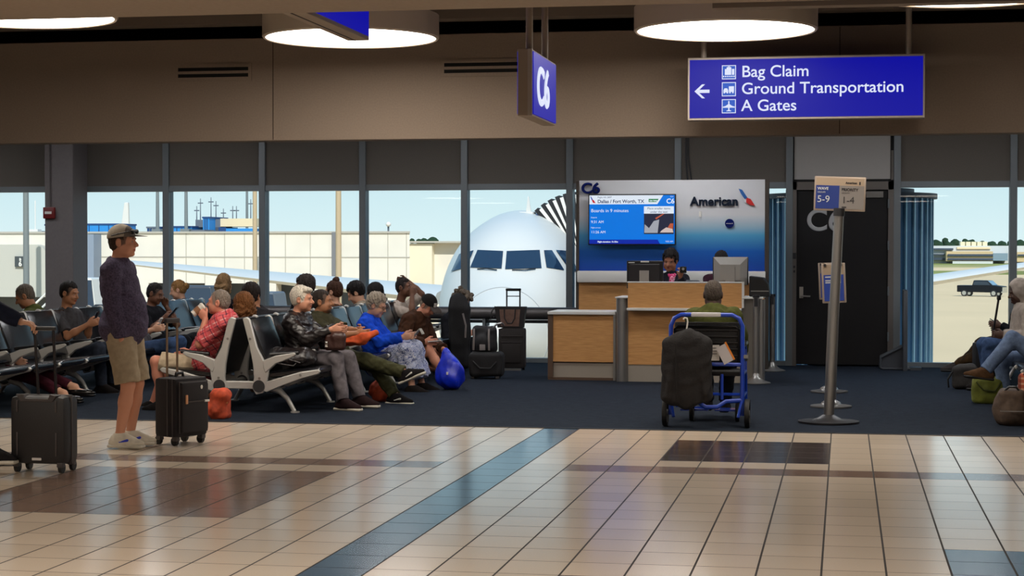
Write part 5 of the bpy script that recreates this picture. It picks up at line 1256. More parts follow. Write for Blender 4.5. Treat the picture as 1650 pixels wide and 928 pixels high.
person('man with thick dark hair and dark shirt seen from behind over the bench', J(408, 565, 18.0), J(414, 505, 18.0), J(406, 477, 18.0), (80, -4, 0), sy=95, hands=(None, None), feet=(None, None), skin=TAN, hair=dict(c=(36, 28, 26), t=.022, n=.006), top=dict(m=cloth('dark_slate', (40, 38, 42), .2), o=.022), bottom=dict(m=darkj))
person('dark mop of hair showing behind the white-haired man', J(478, 545, 20.2), J(490, 486, 20.2), J(490, 462, 20.2), (180, -8, 0), sy=180, hands=(None, None), feet=(None, None), skin=TAN, hair=dict(c=(52, 44, 40), t=.024, n=.008), top=dict(m=blackc, o=.02), bottom=dict(m=darkj))
person('woman with a topknot bun and bare neck, facing left', J(524, 550, 20.8), J(541, 496, 20.8), J(537, 470, 20.8), (172, -6, 0), sy=165, hands=(None, None), feet=(None, None), skin=LIGHT, female=True, hair=dict(c=(66, 42, 30), st='bun', bun=(0, -.05, .135), bs=1.05, t=.014), top=dict(m=cloth('brown_top', (92, 62, 46), .2), o=.008, hem=.1), bottom=dict(m=darkj), glasses=blk, s=.95)
person('black-haired man bowed over a phone between the topknot and the blue chair backs', J(572, 548, 21.4), J(584, 494, 21.4), J(573, 472, 21.4), (192, -34, 0), sy=186, hands=(J(553, 500, 21.25), J(552, 503, 21.6)), hd=(V3(-1, .2, .4), V3(-1, -.2, .4)), feet=(None, None), skin=LIGHT, hair=dict(c=BK, t=.022, n=.006), top=dict(m=cloth('sand_tee', (150, 136, 118), .15), sleeve=.5, o=.02), bottom=dict(m=darkj), curl=(1, 1))
person('smooth black head of hair behind the woman in the blue cardigan', J(592, 540, 22.2), J(606, 494, 22.2), J(603, 474, 22.2), (150, -10, 0), sy=165, hands=(None, None), feet=(None, None), skin=TAN, hair=dict(c=BK, t=.026, st='bob'), top=dict(m=blackc, o=.02), bottom=dict(m=darkj))
# ---- near bench, row facing right
P11 = person('white-haired man in a black leather jacket and grey trousers with a leather bag', J(488, 577, 17.05), J(478, 512, 17.05), J(487, 482, 17.05), (-4, -2, 0), sy=-6,
    hands=(J(541, 528, 17.1), J(533, 531, 16.8)), hd=(V3(1, -.15, -.1), V3(1, .25, -.1)), elbow=(None, V3(-.3, -.6, -1)), feet=(J(580, 641, 17.05), J(553, 646, 16.75)), toes=(-8, -18), skin=RUDDY, hair=dict(c=(206, 198, 184), t=.014, fringe=True, line=((-.1, -.075), (.08, .08))), top=dict(m=leather, name='leather_jacket', o=.026, w=.011, wf=30, hem=.10), collar='full', bottom=dict(m=greyj, o=.016, w=.007), shoes=dict(m=cloth('maroon_trainer', (40, 26, 28), .2), sole=mat('sole_white', (206, 200, 186), .6)), h=.006, curl=(.9, .9))
P12 = person('man in olive with one leg crossed over the other, between leather jacket and blue cardigan', J(536, 574, 17.75), J(514, 512, 17.75), J(519, 486, 17.75), (2, 2, 0), sy=-4,
    hands=(J(580, 532, 17.65), J(574, 537, 17.45)), hd=(V3(.3, -1, 0), V3(1, .5, 0)), elbow=(None, V3(-.1, -.5, -1)), feet=(J(636, 637, 17.65), J(664, 603, 17.5)), toes=(-14, V3(1, -.12, .42)), toeup=(None, V3(-.5, 0, 1)), knee=(V3(1, 0, .7), V3(.6, -.1, 1)), skin=TAN, hair=dict(c=(52, 44, 40), t=.006, line=((-.1, -.075), (.075, .078))), top=dict(m=olive_t, sleeve=.46, o=.018, w=.007, hem=.08), bottom=dict(m=olive_p, o=.018, w=.008), shoes=dict(m=cloth('black_shoe', (26, 24, 26), .2), sole=mat('sole_white', (206, 200, 186), .6), mark=mat('shoe_white', (220, 218, 212), .5)), fat=1.22, h=.006, beard=('goatee', (60, 52, 48)))
floral = mat('cloth_floral', (150, 160, 190), .85); N, L, b = nodes_of(floral); g = N.new('ShaderNodeTexCoord'); vo = N.new('ShaderNodeTexNoise'); vo.inputs['Scale'].default_value = 42; vo.inputs['Detail'].default_value = 3; vo.inputs['Distortion'].default_value = 1.5; L.new(g.outputs['Object'], vo.inputs['Vector'])
rp = N.new('ShaderNodeValToRGB'); rp.color_ramp.interpolation = 'CONSTANT'; el = rp.color_ramp.elements; el[0].color = lin((48, 62, 120)); el[1].position = .44; el[1].color = lin((196, 202, 218)); e = el.new(.53); e.color = lin((96, 110, 164)); e = el.new(.6); e.color = lin((214, 212, 216)); L.new(vo.outputs['Fac'], rp.inputs[0]); L.new(rp.outputs[0], b.inputs['Base Color'])
P17 = person('elderly woman in a bright blue cardigan, glasses and floral skirt reading a folded paper', J(608, 584, 19.3), J(594, 517, 19.3), J(607, 492, 19.3), (-6, -20, 0), sy=-4,
    hands=(J(654, 541, 19.4), J(648, 543, 19.1)), hd=(V3(1, 0, .1), V3(1, .2, .1)), elbow=(None, V3(-.2, -.5, -1)), feet=(J(680, 620, 19.4), J(664, 624, 19.1)), toes=(0, -8), skin=(196, 146, 120), female=True, hair=dict(c=(150, 138, 124), st='short', t=.022, n=.009, nf=100), top=dict(m=cloth('cardigan_blue', (22, 72, 200), .2), name='cardigan', o=.026, w=.008, hem=.16), skirt=dict(m=floral, len=.75), glasses=mat('glasses_metal', (120, 100, 80), .3, metal=.8), shoes=darkshoe, s=.97, fat=1.12, h=.006, curl=(1, 1))
P19 = person('man in a brown jacket and black cap bent forward over a phone', J(652, 590, 20.7), J(671, 512, 20.7), J(690, 492, 20.7), (-30, -42, 0), sy=-14,
    hands=(J(714, 562, 20.7), J(684, 551, 20.45)), hd=(V3(.5, -.2, -1), V3(1, .1, 0)), elbow=(V3(.1, .6, -1), V3(-.2, -.6, -.8)), feet=(J(738, 612, 20.9), J(722, 616, 20.5)), toes=(0, -10), skin=(206, 140, 112), hair=dict(c=(120, 106, 94), t=.005), beard=('full', (150, 120, 100)), top=dict(m=cloth('brown_jacket', (62, 38, 24), .3), name='jacket', o=.028, w=.009, hem=.12), bottom=dict(m=blackc, len=.44, name='shorts', o=.02), cap=dict(m=cloth('cap_black', (30, 27, 26), .2), brim=.08, bm=cloth('cap_brim_grey', (70, 62, 58), .2), badge=mat('cap_badge', (190, 182, 172), .6)), shoes=darkshoe, fat=1.3, s=1.04, h=.006, curl=(1, .8))
person('man in a grey shirt, hand at his mouth, behind the black-capped man', J(640, 560, 22.0), J(643, 494, 22.0), J(651, 463, 22.0), (-14, 2, 0), sy=-10,
    hands=(J(656, 452, 22.2), J(664, 476, 21.8)), hd=(V3(-1, -.1, .1), V3(.1, .2, 1)), elbow=(V3(1, .3, .5), V3(.1, -.3, -1)), feet=(None, None), skin=BROWN, hair=dict(c=(36, 28, 26), t=.004), top=dict(m=cloth('grey_shirt', (176, 162, 150), .15), sleeve=.45, o=.02), bottom=dict(m=darkj), curl=(1.2, 1.3))
person('person with wild grey-brown curls bent over at the end of the bench by the luggage', J(728, 585, 22.9), J(730, 512, 22.9), J(744, 484, 22.9), (-20, -38, 0), sy=-10, hands=(J(752, 540, 22.8), J(748, 540, 22.6)), feet=(J(775, 600, 23.0), J(770, 602, 22.7)), skin=RUDDY, hair=dict(c=(104, 92, 80), st='curly', t=.018, n=.010, nf=90), top=dict(m=blackc, o=.03), bottom=dict(m=blackc), shoes=darkshoe)
# ---- the gate desk
P21 = person('gate agent with dark curls, dark blazer and pink scarf, holding a small device', J(1082, 493, 22.2), J(1082, 446, 22.2), J(1080, 420, 22.2), (-100, -16, 4), sy=-84, hands=(J(1096, 447, 22.0), J(1060, 470, 22.0)), hd=(V3(.3, -.3, 1), V3(0, -1, 0)), elbow=(V3(.6, .2, -1), None), feet=(J(1090, 587, 22.2), J(1072, 587, 22.2)), s=.88, bottom=dict(m=blackc), shoes=darkshoe, knee=(V3(0, -1, 0), V3(0, -1, 0)), skin=(158, 104, 78), female=True, hair=dict(c=(24, 19, 19), t=.024, n=.008, nf=120, rec=.004), top=dict(m=cloth('navy_blazer', (26, 25, 34), .2), name='blazer', o=.022, vneck=True), h=.006, curl=(1.3, .4))
person('gate agent mostly hidden by the silver monitor, one maroon shoulder showing', J(1163, 493, 22.3), J(1163, 447, 22.3), J(1162, 422, 22.3), (-90, -20, 0), sy=-90, hands=(None, None), feet=(J(1172, 587, 22.3), J(1154, 587, 22.3)), s=.88, bottom=dict(m=blackc), shoes=darkshoe, knee=(V3(0, -1, 0), V3(0, -1, 0)), skin=BROWN, hair=dict(c=(24, 19, 19), t=.014), top=dict(m=cloth('maroon_top', (56, 28, 42), .2), o=.024))
P23 = person('man in an olive sweater seen from behind in the blue wheelchair', J(1152, 575, 16.18), J(1150, 504, 16.18), J(1149, 474, 16.25), (92, -8, 0), sy=90, hands=(J(1112, 575, 16.6), J(1197, 568, 16.6)), elbow=(V3(-.8, -.3, -.6), V3(.9, -.3, -.6)), feet=(J(1140, 645, 16.75), J(1168, 648, 16.7)), toes=(92, 88), skin=(78, 52, 42), hair=dict(c=(74, 66, 60), t=.005, n=.003), top=dict(m=cloth('olive_sweater', (70, 74, 36), .2), name='sweater', o=.026, w=.007), bottom=dict(m=blackc, o=.016), shoes=darkshoe, fat=1.1, s=.97, h=.006)
# ---- right edge
P24 = person('person in a pale grey hoodie with the hood up at the right edge', J(1652, 556, 20.6), J(1650, 497, 20.6), J(1641, 471, 20.6), (190, -14, 0), sy=186, hands=(J(1618, 540, 20.4), J(1620, 540, 20.8)), feet=(J(1588, 615, 20.4), J(1592, 612, 20.8)), toes=(180, 180), skin=DARK, hair=None, top=dict(m=cloth('pale_hoodie', (160, 148, 138), .15), name='hoodie', o=.03, w=.009), bottom=dict(m=denim), shoes=darkshoe, curl=(.8, .8))
P26 = person('person in brown camouflage trousers with a phone, farthest on the right bench', J(1640, 552, 22.6), J(1648, 500, 22.6), J(1644, 478, 22.6), (185, -20, 0), sy=182, hands=(J(1613, 525, 22.4), J(1616, 530, 22.7)), hd=(V3(-1, 0, .2), V3(-1, 0, 0)), feet=(J(1540, 588, 22.9), J(1552, 586, 23.1)), toes=(180, 175), skin=DARK, hair=dict(c=BK, t=.008), top=dict(m=blackc, name='jacket', o=.024), bottom=dict(m=cloth('brown_camo', (84, 58, 30), .5, vs=9, c2=(38, 32, 24)), o=.02, w=.008), shoes=dict(m=cloth('grey_trainer', (60, 56, 56), .2), sole=mat('sole_dark', (24, 22, 22), .6)), curl=(.8, .8))
P25 = person('person in pale blue jeans and brown shoes, legs crossed, cut by the right edge', J(1688, 582, 18.6), J(1704, 517, 18.6), J(1697, 490, 18.6), (186, -10, 0), sy=186, hands=(J(1664, 560, 18.4), J(1668, 560, 18.8)), feet=(J(1588, 597, 18.45), J(1618, 640, 18.75)), toes=(V3(-1, -.1, .12), 182), toeup=(V3(.3, 0, 1), None), knee=(V3(-.8, -.1, .7), V3(-1, 0, .6)), skin=LIGHT, hair=dict(c=BR), top=dict(m=cloth('rust_top', (150, 92, 74), .2), o=.024), bottom=dict(m=cloth('pale_denim', (104, 122, 152), .25), o=.016), shoes=dict(m=cloth('brown_shoe', (84, 60, 40), .2), sole=mat('sole_dark', (24, 22, 22), .6)))
# hood of the hoodie
S = Sdf(); hl = P24['hl']; MH = P24['MH']; S.ell(hl(0, -.02, .03), V3(.105, .125, .13), MH, k=.03); S.cap(hl(0, -.05, -.05), hl(0, -.06, -.14), .09, .10, k=.05); S.ell(hl(0, .10, -.01), V3(.064, .09, .11), MH, k=.02, op='s'); S.noise = (.004, 40, 2)
v, q = S.mesh(.006); np_mesh('hood', v, q, P24['base'], MATS['cloth_pale_hoodie'], P24['o'])
# scarf and name badge of the agent
S = Sdf(); N_ = P21['N']; tf, tr, sp_ = P21['TF'], P21['TR'], P21['sp']
for j in range(9):
    a0, a1 = 2*PI*j/9, 2*PI*(j+1)/9; S.cap(N_+tr*math.cos(a0)*.07+tf*math.sin(a0)*.07+sp_*.02, N_+tr*math.cos(a1)*.07+tf*math.sin(a1)*.07+sp_*.02, .022, k=.02)
S.cap(N_+tf*.09+sp_*0, N_+tf*.125-sp_*.14+tr*.025, .026, .04, k=.03); S.cap(N_+tf*.09+sp_*0, N_+tf*.125-sp_*.12-tr*.03, .026, .036, k=.03); S.noise = (.006, 50, 2)
sc = mat('scarf_pink', (206, 70, 120), .7); nN, L, b = nodes_of(sc); g = nN.new('ShaderNodeTexCoord'); n = nN.new('ShaderNodeTexNoise'); n.inputs['Scale'].default_value = 24; L.new(g.outputs['Object'], n.inputs['Vector']); rp = nN.new('ShaderNodeValToRGB'); rp.color_ramp.interpolation = 'CONSTANT'; el = rp.color_ramp.elements; el[0].color = lin((196, 44, 104)); el[1].position = .52; el[1].color = lin((228, 190, 204)); e = el.new(.6); e.color = lin((208, 90, 130)); L.new(n.outputs['Fac'], rp.inputs[0]); L.new(rp.outputs[0], b.inputs['Base Color'])
v, q = S.mesh(.006); np_mesh('scarf', v, q, P21['base'], sc, P21['o'])
# ================================================================== luggage, wheelchair, small things
def soft(name, label, cat, S, m, h=.007, group=None, parent=None, base=None):
    v, q = S.mesh(h)
    if parent is None:
        b = np.array([(v[:, 0].min()+v[:, 0].max())/2, (v[:, 1].min()+v[:, 1].max())/2, v[:, 2].min()]); o = np_mesh(name, v, q, b, m); tag(o, label, cat, group); o2 = o
        return o, b
    return np_mesh(name, v, q, base, m, parent), base
rubber = mat('wheel_rubber', (22, 21, 21), .6); casefab = mat('suitcase_weave', (38, 32, 36), .8, var=.9, vs=260, bump=.4, bs=400, c2=(16, 14, 17)); caseshell = mat('suitcase_shell', (34, 29, 30), .5, var=.8, vs=280, c2=(16, 14, 15)); casetrim = mat('suitcase_trim', (62, 56, 56), .45); gold = mat('tag_tan', (196, 140, 100), .5); bronze = mat('handle_bronze', (150, 128, 108), .35, metal=.8)
def caster(x, y, r, t):
    f_ = MB().box(x-.022, x+.022, y-.025, y+.025, r*1.1, .075, bev=.008).build('caster_fork', casetrim, t)
    MB().cyl((x-.012, y+.012, r), (x+.012, y+.012, r), r, n=20).build('wheel', rubber, f_)
# suitcase at the left
p_ = ground(60, 764); t = thing('suitcase', 'black hard-shell spinner suitcase held by its handle at the left edge', 'suitcase', (-5.455, 11.75, 0), math.radians(-2))
MB().box(-.205, .205, -.115, .115, .06, .53, bev=.045).build('shell', caseshell, t)
MB().box(-.212, .212, -.008, .008, .055, .535, bev=.006).build('zip_seam', casetrim, t)
for x in (-.145, .145):
    for z0, z1 in ((.12, .28), (.42, .5)): MB().box(x-.006, x+.006, -.122, -.11, z0, z1, bev=.003).build('ridge', casetrim, t)
MB().box(-.035, .035, -.121, -.113, .088, .106, bev=.004).build('badge', mat('badge_pale', (206, 200, 196), .4), t)
MB().prism([(-.15, .535), (-.12, .49), (.12, .49), (.15, .535), (.10, .545), (.085, .515), (-.085, .515), (-.10, .545)], -.118, -.04).build('top_handle', casetrim, t, smooth=False, bevel=.006)
for x in (-.165, .165):
    for y in (-.085, .085): caster(x, y, .036, t)
hh = MB().cyl((-.06, .03, .52), (-.085, .03, .985), .010, n=12).cyl((.075, .03, .52), (.055, .03, .985), .010, n=12).build('telescopic_handle', mat('handle_dark', (46, 42, 44), .35, metal=.6), t)
MB().box(-.105, .075, .012, .048, .975, 1.005, bev=.012).build('grip', blk, hh)
# soft suitcase beside the standing man
t = thing('suitcase', 'black soft carry-on with silver telescopic handle right of the standing man', 'suitcase', (-5.165, 13.62, 0), math.radians(65))
MB().box(-.175, .175, -.12, .12, .065, .53, bev=.03).build('body', casefab, t)
MB().box(-.145, .145, -.165, -.11, .10, .50, bev=.028).build('front_pocket', casefab, t)
q = MB().tube([(-.178, -.03, .07), (-.178, -.03, .525), (.178, -.03, .525), (.178, -.03, .07)], .007, 6).tube([(-.15, -.135, .10), (-.15, -.135, .50), (.15, -.135, .50), (.15, -.135, .10)], .006, 6).tube([(-.178, -.085, .07), (-.178, -.085, .525), (.178, -.085, .525)], .005, 6)
q.build('piping', casetrim, t)
MB().box(-.10, .11, -.172, -.16, .34, .35).build('pocket_zip', casetrim, t, smooth=False); MB().box(-.115, -.095, -.176, -.164, .33, .40, bev=.003).build('zip_tag', gold, t); MB().box(.09, .14, -.176, -.164, .335, .352, bev=.003).build('zip_pull', white, t); MB().ball((.06, -.167, .455), (.012, .004, .016)).build('badge', white, t)
MB().tube([(-.04, .02, .53), (-.035, .02, .56), (.035, .02, .56), (.04, .02, .53)], .012, 8).build('top_handle', blk, t)
for x in (-.14, .14):
    for y in (-.085, .095): caster(x, y, .034, t)
hh = MB().cyl((-.055, .10, .50), (-.055, .10, .965), .0095, n=12).cyl((.055, .10, .50), (.055, .10, .965), .0095, n=12).build('telescopic_handle', bronze, t)
MB().box(-.075, .075, .082, .118, .955, .995, bev=.014).build('grip', casetrim, hh)
# ---- wheelchair
t = thing('wheelchair', 'blue tubular transport wheelchair with black back, seen from behind at the desk', 'wheelchair', (-1.175, 15.78, 0))
wb = mat('wheelchair_blue', (20, 62, 176), .3, coat=.4); xw = .31
q = MB().tube([(-xw, 0, .10), (-xw, 0, .88), (-xw+.03, 0, .945), (-xw+.09, 0, .975), (xw-.09, 0, .975), (xw-.03, 0, .945), (xw, 0, .88), (xw, 0, .10)], .019, 12)
q.build('back_frame', wb, t)
MB().box(-.135, .125, -.021, .021, .957, .995, bev=.01).build('handle_sleeve', mat('sleeve_pale', (206, 204, 206), .5), t)
text('PUSH  BAR', .026, mat('sleeve_ink', (80, 84, 96), .5), t, (-.11, -.0225, .966), depth=.0005) if False else None
MB().tube([(-xw+.03, .02, .62), (-xw+.03, .02, .85), (-xw+.06, .02, .875), (xw-.06, .02, .875), (xw-.03, .02, .85), (xw-.03, .02, .55)], .010, 8).build('inner_frame', mat('frame_black', (24, 24, 26), .35, metal=.5), t)
MB().box(-xw+.03, xw-.03, .03, .05, .55, .91, bev=.008).build('back_rest', mat('mesh_black', (20, 18, 20), .7, bump=.6, bs=160), t)
q = MB()
for k in range(5): q.box(-xw+.04, xw-.04, .018, .032, .62+k*.055, .628+k*.055)
q.build('back_rib', mat('rib_grey', (40, 38, 40), .5), t, smooth=False)
MB().box(-xw+.02, xw-.02, .05, .50, .44, .48, bev=.012).build('seat', mat('mesh_black', (20, 18, 20), .7), t)
q = MB().cyl((-xw, 0, .545), (xw, 0, .545), .017, n=12)
for x in (-xw, xw):
    q.tube([(x, 0, .46), (x, .48, .46), (x, .54, .42), (x, .60, .12)], .016, 10).tube([(x, .02, .70), (x, .40, .70), (x, .46, .66), (x, .48, .46)], .015, 10).tube([(x, 0, .26), (x, .55, .26)], .014, 10).tube([(x, 0, .24), (x*.9, -.07, .09)], .015, 10)
q.tube([(-xw, 0, .24), (-.10, -.02, .235), (.0, -.06, .175), (.10, -.06, .18), (.17, -.02, .225), (xw, 0, .235)], .02, 12).tube([(-xw, .02, .285), (xw, .02, .285)], .013, 8).cyl((.135, -.0, .24), (.135, .0, .46), .014, n=10)
q.build('side_frame', wb, t)
MB().tube([(-.28, .60, .12), (-.26, .72, .10), (-.05, .74, .10)], .012, 8).box(-.28, -.03, .60, .80, .085, .10).box(.03, .28, .60, .80, .085, .10).build('footrest', wb, t)
for x in (-xw, xw): MB().box(x-.03, x+.03, .08, .40, .70, .735, bev=.012).build('armrest', blk, t)
def chair_wheel(x, y, r, w_):
    o = MB().lathe([(r*.78, -w_/2), (r*.96, -w_/2), (r, -w_*.25), (r, w_*.25), (r*.96, w_/2), (r*.78, w_/2), (r*.78, -w_/2)], (x, y, r), 36, Matrix.Rotation(PI/2, 4, 'Y')).build('wheel', rubber, t)
    q_ = MB().cyl((x-w_*.5, y, r), (x+w_*.5, y, r), r*.22, n=16)
    for k in range(5):
        a = 2*PI*k/5; q_.cyl((x, y, r), (x, y+math.cos(a)*r*.8, r+math.sin(a)*r*.8), .008, n=6)
    q_.build('hub', steel, o); return o
for x in (-xw-.045, xw+.045): chair_wheel(x, -.02, .125, .042)
for x in (-.17, .24): chair_wheel(x, .52, .09, .035)
MB().box(xw+.012, xw+.05, -.02, .02, .60, .63).cyl((xw+.03, -.02, .62), (xw+.03, .1, .58), .012, n=8).build('brake_lever', steel, t)
# garment bag hung on the wheelchair
S = Sdf(); gx, gy = at(1107, 597, 15.65).x, 15.63
S.box((gx, gy, .50), (.215, .055, .28), None, rnd=.05, k=.05); S.ell((gx, gy, .72), (.16, .055, .13), k=.08); S.ell((gx-.02, gy, .30), (.17, .06, .12), k=.06); S.ell((gx+.02, gy-.03, .5), (.15, .06, .3), k=.08)
for k_, (x_, z0_, z1_) in enumerate(((-.15, .28, .66), (-.08, .24, .74), (.0, .26, .78), (.07, .24, .72), (.15, .30, .64))): S.cap((gx+x_*.6, gy-.055, z1_), (gx+x_*1.1, gy-.06, z0_), .012, .022, k=.035)
S.noise = (.012, 24, 7)
gb, bb = soft('garment_bag', 'black garment bag hanging by a white hook from the back of the wheelchair', 'garment bag', S, mat('garment_black', (24, 21, 22), .85, var=.5, vs=240, bump=.4, bs=60), .008)
q = MB().tube([Vector((gx-.005+a, gy-.01, z))-Vector(bb) for a, z in ((.0, .80), (.004, .86), (.012, .92), (.006, .95), (-.014, .955), (-.026, .94))], .007, 8); q.build('hook', white, gb)
q = MB().tube([(-.09, -.075, .55), (-.08, -.088, .3), (-.07, -.075, .08)], .006, 6); q.build('seam', mat('seam_black', (14, 12, 13), .8), gb)
t = thing('paper_card', 'white printed card tucked in the back of the wheelchair', 'card', (at(1146, 560, 15.74).x, 15.742, .64))
MB().box(-.09, .07, 0, .006, -.06, .075).build('sheet', mat('card_white', (206, 200, 194), .6), t, smooth=False)
q = MB()
for k in range(3): q.box(-.02, .05, -.002, 0, .045-k*.025, .052-k*.025)
q.build('print', mat('print_grey', (110, 104, 104), .6), t, smooth=False)
t = thing('boarding_leaflet', 'folded leaflet with an orange edge tucked in the wheelchair back', 'leaflet', (at(1168, 563, 15.71).x, 15.715, .645)); t.rotation_euler = (0, math.radians(-28), 0)
MB().box(-.05, .04, 0, .006, -.085, .075).build('sheet', mat('leaflet_white', (196, 190, 192), .6), t, smooth=False); MB().box(.04, .055, -.002, .006, -.085, .085).build('edge', mat('leaflet_orange', (226, 130, 40), .5), t, smooth=False)
# ---- bags at the near bench
orange = mat('orange_cloth', (206, 84, 40), .8, var=.3, vs=14, bump=.3, bs=40)
S = Sdf(); S.box((-5.60, 15.75, .13), (.085, .10, .13), None, rnd=.04, k=.03); S.ell((-5.57, 15.72, .21), (.08, .09, .06), k=.04); S.ell((-5.63, 15.70, .09), (.07, .08, .07), k=.04); S.noise = (.012, 30, 3)
o, b = soft('orange_bag', 'crumpled orange bag on the carpet under the near end of the bench', 'bag', S, mat('rust_orange', (190, 74, 42), .75, var=.3, vs=18, bump=.3, bs=40))
MB().tube([(.05, -.02, .24), (.09, -.05, .20), (.085, -.06, .16)], .008, 6).build('strap', mat('strap_tan', (190, 130, 60), .6), o)
S = Sdf(); c = ground(610, 648); cx, cy = c.x, 17.85
S.ell((cx, cy, .10), (.13, .12, .10), k=.04); S.cap((cx, cy, .08), (cx+.02, cy, .33), .10, .035, k=.06); S.noise = (.014, 26, 4)
soft('orange_sack', 'tall orange cloth sack on the carpet between two pairs of legs', 'bag', S, mat('rust_orange', (190, 74, 42), .75))
p_ = at3(580, 542, 17.5); S = Sdf()
S.cap(at3(556, 550, 17.5), at3(584, 545, 17.45), .05, .045, k=.05); S.cap(at3(584, 545, 17.45), at3(606, 535, 17.5), .045, .03, k=.05); S.ell(at3(572, 550, 17.5), (.11, .10, .03), k=.04); S.noise = (.008, 30, 5)
soft('folded_jacket', 'orange folded jacket on the lap of the man with crossed legs', 'jacket', S, orange)
# leather bag in the lap of the white-haired man
S = Sdf(); c = at3(540, 551, 16.8); S.box(c, (.10, .06, .085), None, rnd=.04, k=.03); S.ell(c+V3(.02, 0, .05), (.08, .05, .05), k=.04); S.noise = (.005, 30, 3)
brownl = mat('brown_leather', (62, 34, 28), .4, bump=.3, bs=50, spec=.5)
o, b = soft('leather_bag', 'dark brown leather bag on the lap of the white-haired man', 'bag', S, brownl)
MB().box(-.085, -.055, -.08, -.06, .04, .10, bev=.005).build('buckle', chrome, o)
# black leather bag and jacket on the first seat
S = Sdf(); c = at3(477, 580, 16.62)
S.ell((c[0], 16.62, .50), (.20, .17, .075), k=.05); S.cap((c[0]-.20, 16.62, .53), (c[0]+.10, 16.6, .55), .07, .06, k=.06); S.ell((c[0]+.06, 16.55, .50), (.12, .1, .07), k=.05); S.noise = (.012, 22, 8)
o, b = soft('leather_holdall', 'slouched black leather holdall on the first bench seat beside the white-haired man', 'bag', S, leather)
MB().tube([(-.12, -.12, .10), (-.10, -.17, .05), (.06, -.18, .03), (.10, -.14, .09)], .009, 8).tube([(-.02, -.13, .14), (.02, -.185, .09), (.12, -.17, .06)], .007, 8).build('strap', leather, o); MB().ball((.09, -.165, .09), (.014, .008, .02)).ball((-.03, -.165, .10), (.010, .008, .014)).build('buckle', chrome, o)
S = Sdf(); S.cap(at3(450, 548, 16.7), at3(486, 528, 16.72), .07, .08, k=.06); S.cap(at3(444, 560, 16.7), at3(455, 582, 16.65), .05, .06, k=.05); S.noise = (.012, 24, 9)
# blue bag
S = Sdf(); c = ground(716, 631); cx, cy = c.x, 19.45
S.ell((cx, cy, .13), (.165, .14, .13), k=.05); S.ell((cx-.01, cy, .24), (.13, .11, .12), k=.06); S.cap((cx-.03, cy, .3), (cx-.05, cy, .40), .08, .045, k=.06); S.ell((cx+.08, cy-.02, .20), (.08, .09, .10), k=.05); S.noise = (.014, 20, 6)
o, b = soft('blue_bag', 'bright blue plastic bag standing on the carpet by the man in the black cap', 'bag', S, mat('bag_blue', (14, 42, 196), .35, var=.3, vs=8, bump=.35, bs=22, spec=.6))
MB().box(.085, .10, -.135, -.12, .10, .15).box(-.01, .01, -.15, -.13, .18, .21).build('tag', white, o, smooth=False)
# ---- luggage by the window
S = Sdf(); c = at3(738, 560, 21.9); S.box((c[0], 22.0, .46), (.135, .08, .40), None, rnd=.07, k=.04); S.ell((c[0]-.02, 22.0, .86), (.115, .075, .14), k=.08); S.noise = (.006, 14, 5)
o, b = soft('tall_case', 'tall black soft case with a rounded top standing at the end of the bench', 'case', S, mat('case_black', (18, 17, 20), .8, bump=.2, bs=60))
MB().tube([(.06, -.09, .70), (.10, -.10, .55), (.09, -.09, .40)], .012, 8).build('strap', mat('strap_grey', (120, 112, 110), .6), o)
S = Sdf(); c = ground(783, 610); cx, cy = c.x, 21.25
S.box((cx, cy, .17), (.20, .16, .15), None, rnd=.06, k=.04); S.noise = (.008, 16, 3)
o, b = soft('duffel_bag', 'black wheeled duffel bag low on the carpet by the window rail', 'duffel', S, mat('case_black', (18, 17, 20), .8))
MB().tube([(-.14, -.165, .2), (-.05, -.18, .12), (.08, -.18, .12), (.15, -.165, .2)], .010, 8).build('strap', mat('strap_black', (30, 29, 32), .6), o)
for x in (-.15, .15): MB().cyl((x-.02, -.1, .0), (x+.02, -.1, .0), .035, n=14).build('wheel', rubber, o)
S = Sdf(); S.box((cx-.05, cy+.12, .46), (.15, .10, .17), None, rnd=.07, k=.04); S.ell((cx-.05, cy+.02, .42), (.10, .08, .10), k=.05); S.noise = (.008, 20, 4)
o, b = soft('backpack', 'black and grey backpack heaped on the duffel by the window rail', 'backpack', S, mat('pack_black', (26, 25, 29), .75, var=.4, vs=20))
MB().box(-.02, .05, -.185, -.17, .05, .12, bev=.006).build('patch', mat('patch_grey', (130, 124, 124), .6), o); MB().tube([(-.10, -.11, .30), (-.09, -.17, .2), (-.1, -.15, .05)], .012, 8).build('strap', mat('strap_grey', (120, 112, 110), .6), o); MB().tube([(.08, -.11, .30), (.09, -.17, .2), (.09, -.15, .05)], .012, 8).build('strap', mat('strap_grey', (120, 112, 110), .6), o)
MB().tube([(.10, -.02, .30), (.16, -.02, .36), (.22, -.02, .37), (.24, .02, .34)], .012, 8).build('handle', steel, o)
t = thing('suitcase', 'dark upright two-wheel suitcase with a tote on top, in front of the window rail', 'suitcase', (at(826, 560, 22.75).x, 22.75, 0), math.radians(3))
MB().box(-.165, .165, -.11, .11, .03, .54, bev=.03).build('body', mat('case_brown_black', (34, 28, 26), .8, var=.5, vs=120), t)
q = MB().tube([(-.168, -.06, .05), (-.168, -.06, .53), (.168, -.06, .53), (.168, -.06, .05)], .007, 6).box(-.13, .13, -.118, -.108, .36, .368).box(-.13, .13, -.118, -.108, .44, .446)
q.build('piping', casetrim, t); MB().box(-.12, .12, -.125, -.105, .10, .34, bev=.01).build('front_pocket', mat('case_brown_black', (34, 28, 26), .8), t)
MB().box(-.15, .12, -.112, -.10, .0, .03).build('kick_plate', steel, t, smooth=False)
for x in (-.13, .13): MB().cyl((x-.015, .09, .03), (x+.015, .09, .03), .03, n=16).build('wheel', rubber, t)
